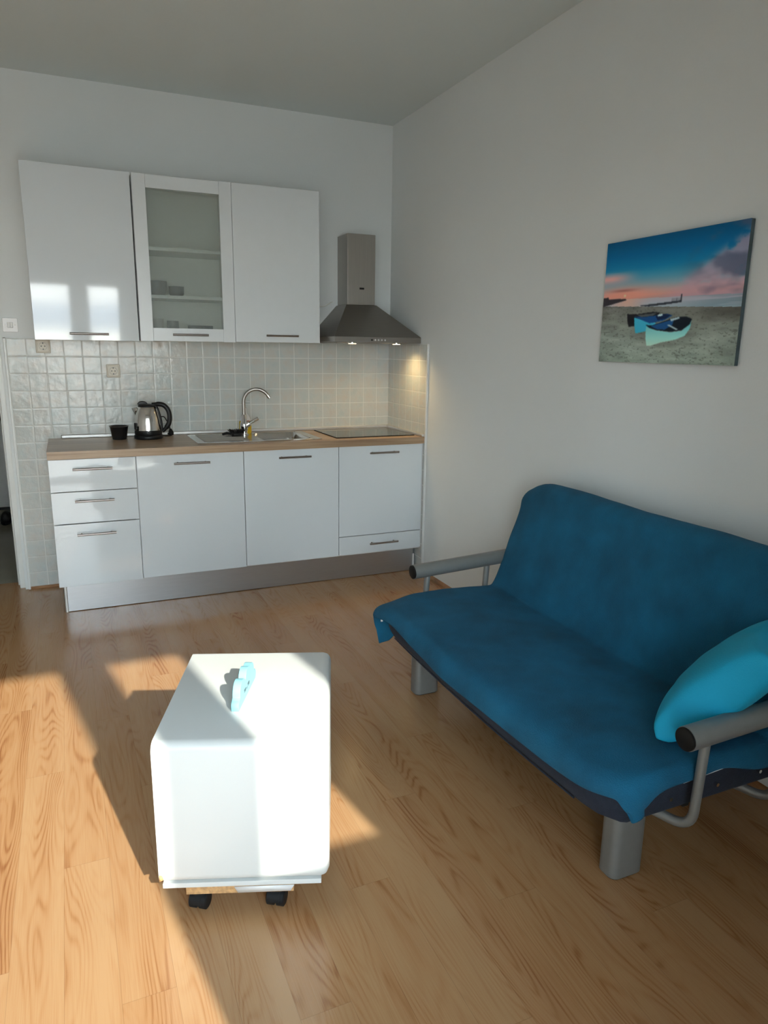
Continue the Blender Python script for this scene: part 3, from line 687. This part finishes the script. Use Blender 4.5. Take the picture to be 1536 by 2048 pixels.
for i in range(5):
    x = -.345+i*.022
    b = B(); tube(b, [(x, HY-.004, 1.527), (x, HY+.001, 1.527)], .0062, 12); obj('button', b, M['black'] if i == 0 else M['chrome'], hd)
mlamp, t, bb = newmat('lamp_glow'); bb.inputs['Emission Color'].default_value = (1, .72, .36, 1); bb.inputs['Emission Strength'].default_value = 9; bb.inputs['Base Color'].default_value = (1, .9, .7, 1)
for x in (-.452, -.150):
    b = B(); tube(b, [(x, HY+.06, HZ0-.004), (x, HY+.06, HZ0+.003)], .030, 20); ln = obj('lamp', b, M['chrome'], hd)
    b = B(); tube(b, [(x, HY+.06, HZ0-.006), (x, HY+.06, HZ0-.004)], .024, 20); obj('bulb', b, mlamp, ln)
    ld_ = bpy.data.lights.new('hood_light', 'SPOT'); ld_.energy = 6.0 if x > -.3 else 4; ld_.color = (1, .70, .32); ld_.spot_size = math.radians(155); ld_.spot_blend = .9; ld_.shadow_soft_size = .02
    lo_ = bpy.data.objects.new('hood_light', ld_); C.objects.link(lo_); lo_.parent = hd; lo_.location = Vector((x, HY+.06, HZ0-.012))-Vector(hd.location)
b = B(); tube(b, bend([(-.628, -.012, 1.775), (-.60, -.012, 1.765), (-.55, -.012, 1.745), (-.49, -.012, 1.742), (-.45, -.012, 1.765), (-.43, -.012, 1.775)], .04), .004, 8)
box(b, -.605, -.592, -.016, -.0005, 1.756, 1.772)
tag(obj('hood_cable', b, M['cable']), 'white cable looping along the wall from the cabinet to the cooker hood', 'cable')

# ------------------------------------------------------------------ canvas print
def canvas():
    PY0, PY1, PZ0, PZ1, D = -2.226, -2.910, 1.4375, 1.908, .022   # left edge y, right edge y
    nu, nv = 380, 264
    o = thing('canvas_print', 'canvas print of rowing boats on a beach at dusk, hanging on the right wall', 'picture', (0, (PY0+PY1)/2, PZ0))
    U, V = np.meshgrid(np.linspace(0, 1, nu), np.linspace(0, 1, nv))
    def lerp(t, stops):
        xs = [s[0] for s in stops]; return np.stack([np.interp(t, xs, [s[1][k] for s in stops]) for k in range(3)], -1)
    rng = np.random.default_rng(7)
    def noise(sx, sy, oct=4):
        out = np.zeros_like(U); amp = 1; tot = 0
        for k in range(oct):
            gx, gy = int(sx*2**k)+2, int(sy*2**k)+2; g = rng.random((gy+1, gx+1))
            x = U*(gx-1); y = V*(gy-1); xi = x.astype(int); yi = y.astype(int); fx = x-xi; fy = y-yi
            fx = fx*fx*(3-2*fx); fy = fy*fy*(3-2*fy)
            out += amp*((g[yi, xi]*(1-fx)+g[yi, xi+1]*fx)*(1-fy)+(g[yi+1, xi]*(1-fx)+g[yi+1, xi+1]*fx)*fy); tot += amp; amp *= .5
        return out/tot
    c255 = lambda r, g, b_: np.array([r, g, b_])/255.
    def mixc(base, col, a): return base*(1-a[..., None])+np.asarray(col)*a[..., None]
    ss = lambda a, b_, x: np.clip((x-a)/(b_-a), 0, 1)**2*(3-2*np.clip((x-a)/(b_-a), 0, 1))
    sky = lerp(V, [(0, (0, 70, 108)), (.12, (0, 88, 135)), (.23, (12, 110, 152)), (.30, (60, 132, 160)), (.37, (112, 146, 160)), (.42, (160, 148, 150)), (.455, (178, 140, 132)), (.50, (140, 130, 140))])/255.
    n1 = noise(4, 6); n2 = noise(9, 12, 5)
    # dark corner top right and pink cloud band
    band = (U-.62)*1.15-(.47-V)*.62
    pink = ss(.0, .25, U-.45+ (V-.38)*.9)*ss(.02, .14, V-.36+ (U-.5)*.75)*ss(.35, .62, n2+.12)
    img = mixc(sky, c255(172, 135, 148), np.clip(pink*.7, 0, 1)*(V < .5))
    dark = ss(.55, 1.0, U+.25*(.5-V))*ss(.42, .66, n1)
    img = mixc(img, c255(70, 78, 100), np.clip(dark*.75, 0, 1))
    lc = ss(.34, .05, U)*np.exp(-((V-.30)/.045)**2)*ss(.3, .6, noise(2, 16)+.08)
    img = mixc(img, c255(205, 150, 145), np.clip(lc*.9, 0, 1))
    glow = np.exp(-(((U-.18)/.28)**2+((V-.44)/.07)**2)); img = mixc(img, c255(208, 132, 112), np.clip(glow*.8, 0, 1))
    lowc = np.exp(-(((U-.17)/.10)**2+((V-.405)/.012)**2)); img = mixc(img, c255(140, 85, 80), np.clip(lowc*.7, 0, 1))
    hz = .472+.024*U
    sea = lerp(V, [(.48, (160, 152, 160)), (.52, (150, 155, 165)), (.58, (130, 150, 160))])/255.
    sea = mixc(sea, c255(205, 150, 125), np.exp(-((U-.2)/.12)**2)*.6)
    sea = mixc(sea, c255(90, 115, 130), ss(.45, .6, noise(2, 40))*.5*ss(.5, .9, U))
    shore = .524+.065*U
    img = np.where((V > hz)[..., None], sea, img)
    ns = noise(10, 26, 5); nf = noise(60, 90, 3)
    sand = lerp(V, [(.5, (92, 92, 90)), (.62, (110, 114, 108)), (.8, (146, 158, 150)), (1, (134, 148, 138))])/255.
    sand = sand*(.80+.40*ns[..., None])
    sand = mixc(sand, c255(60, 62, 56), ss(.60, .78, nf)*.40)
    sand = mixc(sand, c255(50, 50, 46), np.exp(-(((U-.52)/.30)**2+((V-.76)/.10)**2))*.55)
    sand = mixc(sand, c255(56, 54, 50), np.exp(-(((U-.95)/.25)**2+((V-.62)/.05)**2))*.6)
    img = np.where((V > shore)[..., None], sand, img)
    def poly(pts, col):
        nonlocal img
        ins = np.zeros_like(U, bool); n = len(pts)
        for i in range(n):
            x1, y1 = pts[i]; x2, y2 = pts[(i+1) % n]
            cond = ((y1 > V) != (y2 > V)) & (U < (x2-x1)*(V-y1)/((y2-y1) if y2 != y1 else 1e-9)+x1); ins ^= cond
        a = ins.astype(float)
        for ax in (0, 1): a = (a+np.roll(a, 1, ax)+np.roll(a, -1, ax))/3
        img = mixc(img, col, a) if not callable(col) else img*(1-a[..., None])+col()*a[..., None]
    # far shore, sun, groyne
    poly([(0, .455), (.04, .452), (.05, .468), (.13, .470), (.19, .475), (.2, .485), (0, .53)], c255(45, 42, 48))
    img = mixc(img, c255(255, 190, 150), np.exp(-(((U-.183)/.008)**2+((V-.448)/.010)**2)))
    poly([(.30, .537), (.45, .528), (.615, .516), (.618, .530), (.5, .541), (.38, .548)], c255(40, 45, 55))
    poly([(.612, .470), (.618, .470), (.620, .528), (.612, .528)], c255(38, 40, 50))
    for k in range(6): poly([(.55+k*.011, .496), (.553+k*.011, .496), (.553+k*.011, .525), (.55+k*.011, .525)], c255(50, 55, 65))
    # dark boat
    poly([(.215, .600), (.30, .605), (.42, .592), (.47, .600), (.46, .64), (.30, .70), (.235, .705), (.222, .66)], c255(24, 25, 30))
    poly([(.30, .612), (.45, .602), (.42, .625), (.33, .632)], c255(70, 75, 78))
    # blue boat
    poly([(.275, .630), (.36, .655), (.45, .68), (.42, .735), (.33, .755), (.295, .760), (.282, .70)], c255(52, 150, 178))
    poly([(.275, .622), (.35, .630), (.45, .622), (.53, .615), (.565, .628), (.50, .665), (.40, .682), (.34, .655)], c255(20, 66, 118))
    poly([(.44, .628), (.50, .612), (.555, .622), (.52, .650), (.46, .660)], c255(14, 30, 60))
    poly([(.455, .618), (.49, .610), (.495, .625), (.46, .632)], c255(170, 195, 205))
    # front pale boat
    poly([(.375, .705), (.45, .735), (.56, .755), (.64, .745), (.70, .670), (.695, .73), (.665, .785), (.60, .815), (.50, .835), (.42, .862), (.392, .860), (.378, .80)], lambda: lerp(V, [(.70, (95, 168, 175)), (.80, (135, 192, 185)), (.87, (165, 195, 180))])/255.)
    poly([(.372, .694), (.42, .700), (.50, .672), (.60, .640), (.66, .640), (.703, .660), (.69, .700), (.64, .742), (.56, .752), (.46, .738), (.40, .718)], c255(16, 24, 34))
    poly([(.41, .705), (.50, .678), (.58, .655), (.57, .70), (.52, .735), (.46, .73)], c255(22, 70, 120))
    poly([(.53, .700), (.55, .698), (.615, .735), (.60, .740)], c255(150, 170, 175))
    poly([(.55, .655), (.61, .640), (.62, .652), (.56, .672)], c255(150, 170, 178))
    vig = 1-.35*np.clip(((U-.5)**2+(V-.5)**2)*1.6-.25, 0, 1)*(V > .5)
    img = np.clip(img*vig[..., None], 0, 1)
    lin = np.where(img <= .04045, img/12.92, ((img+.055)/1.055)**2.4)*1.8
    lin = np.clip(lin, 0, 1)
    verts = np.stack([np.full(U.size, -D), (PY0+(PY1-PY0)*U).ravel(), (PZ1+(PZ0-PZ1)*V).ravel()], 1)-np.array(o.location)
    idx = np.arange(nu*nv).reshape(nv, nu)
    faces = np.stack([idx[:-1, :-1], idx[1:, :-1], idx[1:, 1:], idx[:-1, 1:]], -1).reshape(-1, 4)
    me = bpy.data.meshes.new('printed_face'); me.from_pydata(verts.tolist(), [], faces.tolist())
    at = me.color_attributes.new('print', 'FLOAT_COLOR', 'POINT')
    at.data.foreach_set('color', np.concatenate([lin.reshape(-1, 3), np.ones((nu*nv, 1))], 1).astype(np.float32).ravel())
    m, t, bb = newmat('canvas_print_ink'); ca = N(t, 'ShaderNodeVertexColor', layer_name='print'); L(t, ca.outputs[0], bb.inputs['Base Color']); bb.inputs['Roughness'].default_value = .55; bb.inputs['Specular IOR Level'].default_value = .2
    wv = N(t, 'ShaderNodeTexNoise'); wv.inputs['Scale'].default_value = 700; bp = N(t, 'ShaderNodeBump'); bp.inputs['Strength'].default_value = .1; bp.inputs['Distance'].default_value = .001; L(t, wv.outputs[0], bp.inputs['Height']); L(t, bp.outputs[0], bb.inputs['Normal'])
    me.materials.append(m); f = bpy.data.objects.new('printed_face', me); C.objects.link(f); f.parent = o
    # wrapped edges (dark blue top, sand bottom)
    medge = pm('canvas_wrapped_edge', (.05, .08, .09), .6, noise=.3, nscale=12)
    b = B(); box(b, -D+.0004, -.004, PY1, PY0, PZ0, PZ1); obj('wrapped_edge', b, medge, o, bevel=.002)
    for z in (PZ0+.02, PZ1-.04): bx('stretcher_bar', M['chip'], o, -.0045, -.0005, PY1+.03, PY0-.03, z, z+.02)
canvas()

# ------------------------------------------------------------------ coffee table on casters
A0 = Vector((-1.978, -2.980, 0)); ex_ = Vector((.422, -.154, 0)); TW = ex_.length; TR = math.atan2(-.154, .422); TL = .5655
tbl = thing('coffee_table', 'white box coffee table on casters, standing on the sunlit floor', 'table', A0, TR)
def rounded_body(x0, x1, y0, y1, z0, z1, r, n=5):
    """box rounded on all edges except the flat left side"""
    b = B(); box(b, x0-.1, x1, y0, y1, z0, z1)
    bmesh.ops.bevel(b, geom=b.edges[:], offset=r, segments=n, profile=.5, affect='EDGES')
    g = bmesh.ops.bisect_plane(b, geom=b.verts[:]+b.edges[:]+b.faces[:], plane_co=(x0, 0, 0), plane_no=(-1, 0, 0), clear_outer=True)
    ed = [e_ for e_ in g['geom_cut'] if isinstance(e_, bmesh.types.BMEdge)]
    bmesh.ops.holes_fill(b, edges=ed); return b
obj('body', rounded_body(0, TW, 0, TL, .088, .50, .026, 6), M['table'], tbl, smooth=35, world=False)
b = B(); box(b, .008, TW-.022, .003, TL-.02, .074, .0885); obj('bottom_panel', b, M['table'], tbl, bevel=.0015, world=False)
b = B(); box(b, .068, TW-.096, .004, TL-.03, .052, .0740); bo_ = obj('base_board', b, M['chip'], tbl, bevel=.001, world=False)
b = B(); b.faces.new([b.verts.new(p) for p in ((.195, .0025, .0735), (.355, .0025, .0735), (.345, .0025, .056), (.205, .0025, .0545))]); obj('peeling_edging', b, M['paper'], bo_, solid=.001, world=False)
b = B(); b.faces.new([b.verts.new(p) for p in ((.001, -.0006, .118), (.009, -.0006, .116), (.012, -.0006, .104), (.004, -.0006, .098), (.001, -.0006, .098))]); cp = obj('chipped_corner', b, M['chip'], tbl, solid=.0008, world=False)
for cx, cy in ((.100, .020), (.306, .020), (.100, TL-.09), (.306, TL-.09)):
    b = B(); ro = .0235
    box(b, cx-.014, cx+.014, cy-.012, cy+.016, .040, .0525)
    cs = obj('caster', b, M['rubber'], tbl, bevel=.003, world=False)
    for dx in (-.0135, .0135):
        b = B(); Rm = Matrix.Translation((cx, cy+.002, ro)) @ Matrix.Rotation(math.radians(-14), 4, 'Z')
        tube(b, [(dx-.0115, 0, 0), (dx-.009, 0, 0), (dx+.009, 0, 0), (dx+.0115, 0, 0)], [ro-.004, ro, ro, ro-.004], 24); b.transform(Rm); obj('wheel', b, M['rubber'], cs, world=False)
    b = B(); Rm = Matrix.Translation((cx, cy+.002, ro)) @ Matrix.Rotation(math.radians(-14), 4, 'Z')
    prism(b, [(.0245*math.cos(math.radians(a)), .0245*math.sin(math.radians(a))) for a in range(20, 200, 15)], -.012, .012, 'x'); b.transform(Rm); obj('hood', b, M['rubber'], cs, world=False)

# cloud-shaped cut-out on the table
cdv = Vector((.439, .899, 0)).normalized(); cn = Vector((cdv.y, -cdv.x, 0))
cl = thing('cloud_decoration', 'small pale blue cut-out cloud standing upright on the white table', 'decoration', (-1.735, -2.900, .5005), math.atan2(cdv.y, cdv.x))
def arc(cx, cz, r, a0, a1, n=8, sx_=1): return [(cx+sx_*r*math.cos(math.radians(a0+(a1-a0)*i/n)), cz+r*math.sin(math.radians(a0+(a1-a0)*i/n))) for i in range(n+1)]
out = [(0.0, 0), (.205, 0)]
out += arc(.200, .016, .016, -60, 110)+arc(.165, .042, .026, 10, 110)+arc(.118, .045, .032, 40, 165)+arc(.052, .036, .034, 60, 185)+arc(.012, .013, .014, 95, 200)
b = B(); prism(b, out, 0, .022, 'y'); obj('cutout', b, M['cloud'], cl, bevel=.0015, world=False)
for x, z, sx_, sz in ((.075, .030, .010, .0015), (.118, .030, .010, .0015)):
    b = B(); prism(b, rrect(x-sx_, x+sx_, z-sz, z+sz, .0014, 3), -.0006, .0004, 'y')
    for k in (-1, 0, 1): prism(b, rrect(x+k*.007-.0012, x+k*.007+.0012, z-.008, z-.002, .001, 3), -.0006, .0004, 'y')
    obj('closed_eye', b, M['cloudmark'], cl, world=False)
b = B(); prism(b, arc(.0965, .026, .005, 180, 360)+arc(.0965, .026, .0035, 360, 180), -.0006, .0004, 'y'); obj('mouth', b, M['cloudmark'], cl, world=False)

# ------------------------------------------------------------------ sofa bed
SY_F, SY_N = -1.985, -3.455
YM = (SY_F+SY_N)/2; HL = (SY_F-SY_N)/2
sofa = thing('sofa_bed', 'navy sofa bed with grey tube armrests along the right wall', 'sofa bed', (-.5, YM, 0))
def fx(y):                         # bowed front edge of the seat
    t = min(1, abs((y-YM)/HL)); return -.925+.022*t**2+.045*max(0, t-.86)**2/.0196
NY = 28
def ylist(y0, y1, n): return [y0+(y1-y0)*i/n for i in range(n+1)]
# seat mattress
b = B(); prev = None
ys_ = [SY_F-.004]+ylist(SY_F-.012, SY_N+.012, NY)+[SY_N+.004]
for k, y in enumerate(ys_):
    e_ = .012 if k in (0, len(ys_)-1) else 0
    x0 = fx(y); zb_, zt = .268+e_, .386-e_
    ring = [(x0+.035+e_, zb_), (x0+.012+e_, zb_+.008), (x0+e_, zb_+.035), (x0-.002+e_, .325), (x0+.006+e_, zt-.02), (x0+.03+e_, zt-.002), (x0+.12, zt+.002), (-.5, zt+.004), (-.34, zt), (-.20, zt-.01), (-.18, .33), (-.19, zb_), (-.5, zb_)]
    ring = [b.verts.new((x, y, z)) for x, z in ring]
    if prev:
        for i in range(len(ring)): b.faces.new((prev[i], prev[(i+1) % len(ring)], ring[(i+1) % len(ring)], ring[i]))
    else: b.faces.new(ring)
    prev = ring
b.faces.new(prev[::-1]); sm_ = obj('seat_mattress', b, M['navy'], sofa, smooth=45)
b = B()
for dz, dx in ((.279, .0045), (.360, -.0005)): tube(b, [(fx(y)+dx, y, dz) for y in ylist(SY_F-.14, SY_N+.14, 24)], .003, 6)
obj('piping', b, M['navy'], sm_)
for x in (-.703, -.532, -.365):
    b = B(); tube(b, [(x, SY_N+.006, .313), (x, SY_N-.007, .313)], .0055, 10); obj('stud', b, M['chrome'], sm_)
# back mattress
def back_front(z): return -.335+(z-.387)*.33+.01*math.sin((z-.387)/.5*PI)
b = B(); prev = None
for k, y in enumerate(ys_):
    t = min(1, abs((y-YM)/HL)); dz = -.055*max(0, (t-.82)/.18)**2
    e_ = .012 if k in (0, len(ys_)-1) else 0
    zt = .872+dz-e_
    pts = [(-.30, .40), (back_front(.45)+.012, .45), (back_front(.6)+.012, .6), (back_front(.75)+.012, .75), (back_front(.75)+.035, zt-.03), (-.155, zt), (-.10, zt-.01), (-.07, zt-.05), (-.07, .6), (-.15, .40)]
    ring = [b.verts.new((x, y, z)) for x, z in pts]
    if prev:
        for i in range(len(ring)): b.faces.new((prev[i], prev[(i+1) % len(ring)], ring[(i+1) % len(ring)], ring[i]))
    else: b.faces.new(ring)
    prev = ring
b.faces.new(prev[::-1]); obj('back_mattress', b, M['navy'], sofa, smooth=60)
# frame, legs
b = B()
for y in (SY_F-.08, YM, SY_N+.08): box(b, -.795, -.2, y-.015, y+.015, .238, .268)
for x in (-.78, -.24): box(b, x-.015, x+.015, SY_N+.08, SY_F-.08, .238, .268)
obj('underframe', b, M['sofa_metal'], sofa, bevel=.003)
def leg(cx, cy):
    b = B(); prism(b, rrect(cx-.057, cx+.057, cy-.036, cy+.036, .024, 8), .004, .268); lg = obj('leg', b, M['sofa_metal'], sofa, smooth=35)
    b = B(); prism(b, rrect(cx-.054, cx+.054, cy-.033, cy+.033, .022, 6), 0, .0045); obj('glide', b, M['rubber'], lg)
leg(-.724, -3.325); leg(-.752, -2.112); leg(-.24, -2.95); leg(-.24, -2.112)
b = B(); box(b, -.700, -.662, -2.085, -2.072, .03, .26); obj('leg_bracket', b, M['sofa_metal'], sofa, bevel=.002)
# folding bracket foot peeking below the near side
b = B(); box(b, -.585, -.56, -3.40, -3.375, .215, .268); obj('hinge_foot', b, M['rubber'], sofa, bevel=.004)
def arm(y, xf, zf, xb, zb_, sgn):
    b = B(); tube(b, [(xf+.003, y, zf), (xf, y, zf), (xb, y, zb_)], [.031, .0325, .0325], 28); a = obj('armrest', b, M['sofa_metal'], sofa, smooth=40)
    d = (Vector((xb, y, zb_))-Vector((xf, y, zf))).normalized()
    b = B(); p = Vector((xf, y, zf)); tube(b, [p-d*.009, p-d*.006, p+d*.004], [.026, .0305, .0305], 28); obj('end_cap', b, M['endcap'], a, smooth=40)
    zl = lambda x: zf+(zb_-zf)*(x-xf)/(xb-xf)
    for x, xi in ((xf+.072, -.75), (xf+.385, -.44)):
        b = B(); yi = y-sgn*.16
        tube(b, bend([(x, y, zl(x)-.025), (x-.014, y, .238), (xi, yi, .262), (xi-.005, yi-sgn*.12, .262)], .055, 8), .0135, 14); obj('arm_tube', b, M['sofa_metal'], a, smooth=60)
arm(-3.500, -.720, .518, -.10, .540, -1)
arm(-1.955, -.742, .503, -.10, .535, 1)

# throw over seat and back
prof = []
for x, z in [(-.938, .352), (-.939, .368), (-.934, .385), (-.920, .396), (-.895, .402)]: prof.append((x, z))
for i in range(1, 15):
    x = -.895+(.895-.355)*i/15; prof.append((x, .402+.012*math.sin(PI*i/15)-.006*i/15))
prof += [(-.352, .397), (-.338, .403), (-.327, .418)]
for i in range(1, 13):
    z = .418+(.80-.418)*i/12; prof.append((back_front(z)-.006, z))
prof += [(-.200, .835), (-.186, .862), (-.165, .882), (-.14, .890), (-.11, .886), (-.08, .872), (-.062, .845), (-.056, .80), (-.055, .72)]
NP = len(prof); NF = 5
nx = []
for i in range(NP):
    a = Vector(prof[max(i-1, 0)]); c = Vector(prof[min(i+1, NP-1)]); d = (c-a).normalized(); nx.append(Vector((d.y, -d.x)))  # inward (below / behind)
cols = []
rnd = random.Random(5)
from mathutils import noise as NZ
for k in range(7, 0, -1): cols.append(('F', k/7.))
NC = 44
for j in range(NC+1): cols.append(('C', j/NC))
for k in range(1, 8): cols.append(('N', k/7.))
def side_drop(i, near):
    x, z = prof[i]
    if x < -.90: return ((z-.302)/.9 if near else (z-.207)/.9)
    if x < -.36 and z < .5:
        if near:
            return float(np.interp(x, [-.93, -.88, -.85, -.82, -.78, -.74, -.65, -.545, -.45, -.36], [.10, .10, .095, .082, .055, .047, .040, .034, .055, .075]))
        return float(np.interp(x, [-.93, -.90, -.86, -.80, -.76, -.36], [.213, .213, .215, .20, .06, .06]))
    return .07
b = B(); grid = []
for kind, s in cols:
    row = []
    for i in range(NP):
        x, z = prof[i]
        if kind == 'C': y = SY_F-.006+(SY_N+.006-SY_F+.006)*s
        elif kind == 'F': y = SY_F-.006
        else: y = SY_N+.006
        t = min(1, abs((y-YM)/HL))
        bow = -.012+.018*t**2 if z < .41 and x < -.80 else 0
        if x < -.80 and z < .42: x += (fx(y)+.925)*min(1, (-.80-x)/.1)*.8
        if i < 3: z += (-.030, -.022, -.010)[i]*(1-t**2)+.02*max(0, t-.6)*(i == 0)
        if i < 3 and kind == 'C': x -= .004*math.sin(y*9)
        far = max(0, 1-(SY_F-.006-y)/.16) if kind != 'N' else 0
        if x < -.78 and z < .45: x -= .051*far**2*min(1, (-.78-x)/.08); z -= .022*far**2*min(1, (-.78-x)/.10)
        if z > .6: z += -.045*max(0, (t-.82)/.18)**2*min(1, (z-.6)/.25)
        # surface undulation
        amp = .006 if z < .45 else .007
        wv_ = NZ.noise(Vector((x*5, y*4, z*5)))*amp+NZ.noise(Vector((x*14, y*9+5, z*12)))*amp*.35
        n_ = nx[i]
        P = Vector((x-n_.x*wv_, y, z-n_.y*wv_))
        if kind != 'C':
            dr_ = side_drop(i, kind == 'N'); sg = -1 if kind == 'N' else 1
            dirn = Vector((0, -1)) if z < .42 and i < 22 else Vector((n_.x, n_.y)).normalized()
            if i < 5: dirn = Vector((.12, -1)).normalized()
            lean = .016+.010*math.sin(s*PI/2)+.004*math.sin(x*30+s*2)
            q = s
            P.y += sg*(lean*math.sin(min(1, q*1.6)*PI/2)+.002)
            P.x += dirn.x*dr_*max(0, q-.10); P.z += dirn.y*dr_*max(0, q-.10)
            if i < 5 and kind == 'F': P.x += .016*q; P.y += .004*q
            if i < 5 and kind == 'N': P.x += .018*q; P.y -= .006*q
        row.append(b.verts.new(P))
    grid.append(row)
for a, c in zip(grid, grid[1:]):
    for i in range(NP-1): b.faces.new((a[i], a[i+1], c[i+1], c[i]))
th = tag(obj('throw_blanket', b, M['throw'], subsurf=1, solid=.007), 'teal fleece throw draped over the seat and back of the sofa bed', 'throw')
b = B()
box(b, -.937, -.919, -2.022, -2.017, .342, .352); box(b, -.926, -.917, -2.022, -2.017, .318, .352)
obj('care_label', b, M['paper'], th)
lin_ = B(); prism(lin_, [(-.665, .352), (-.52, .361), (-.52, .378), (-.665, .378)], SY_N-.007, SY_N+.004, 'y'); obj('white_piping', lin_, M['white_lining'], sm_)

# pillow
pw = thing('throw_pillow', 'bright turquoise pillow leaning on the near armrest of the sofa bed', 'pillow', (-.440, -3.373, .577), rot=(-2.258, -.044, -2.634))
b = B(); n = 26; S_ = .2; T_ = .085
top = {}; bot = {}
for a in range(n+1):
    for c in range(n+1):
        u = -1+2*a/n; v = -1+2*c/n
        u_ = math.sin(u*PI/2)*.35+u*.65; v_ = math.sin(v*PI/2)*.35+v*.65
        h = T_*(max(0, 1-u_*u_)**.5*max(0, 1-v_*v_)**.5)**.56
        X = u_*S_*(1-.10*(1-v_*v_)*abs(u_)); Y = v_*S_*(1-.10*(1-u_*u_)*abs(v_))
        rim = max(abs(u_), abs(v_))
        wr = .006*math.sin(9*math.atan2(v_, u_)+3*rim)*max(0, rim-.45)*(1-rim)*4 + .004*NZ.noise(Vector((u_*3, v_*3, 1)))*(1-rim**4)
        edge_ = a in (0, n) or c in (0, n)
        top[a, c] = b.verts.new((X, Y, h+wr*(not edge_)))
        bot[a, c] = top[a, c] if edge_ else b.verts.new((X, Y, -h+wr*.7))
for a in range(n):
    for c in range(n):
        b.faces.new((top[a, c], top[a+1, c], top[a+1, c+1], top[a, c+1]))
        f = [bot[a, c], bot[a, c+1], bot[a+1, c+1], bot[a+1, c]]
        try: b.faces.new(f)
        except ValueError: pass
obj('cushion', b, M['pillow'], pw, subsurf=1, world=False)
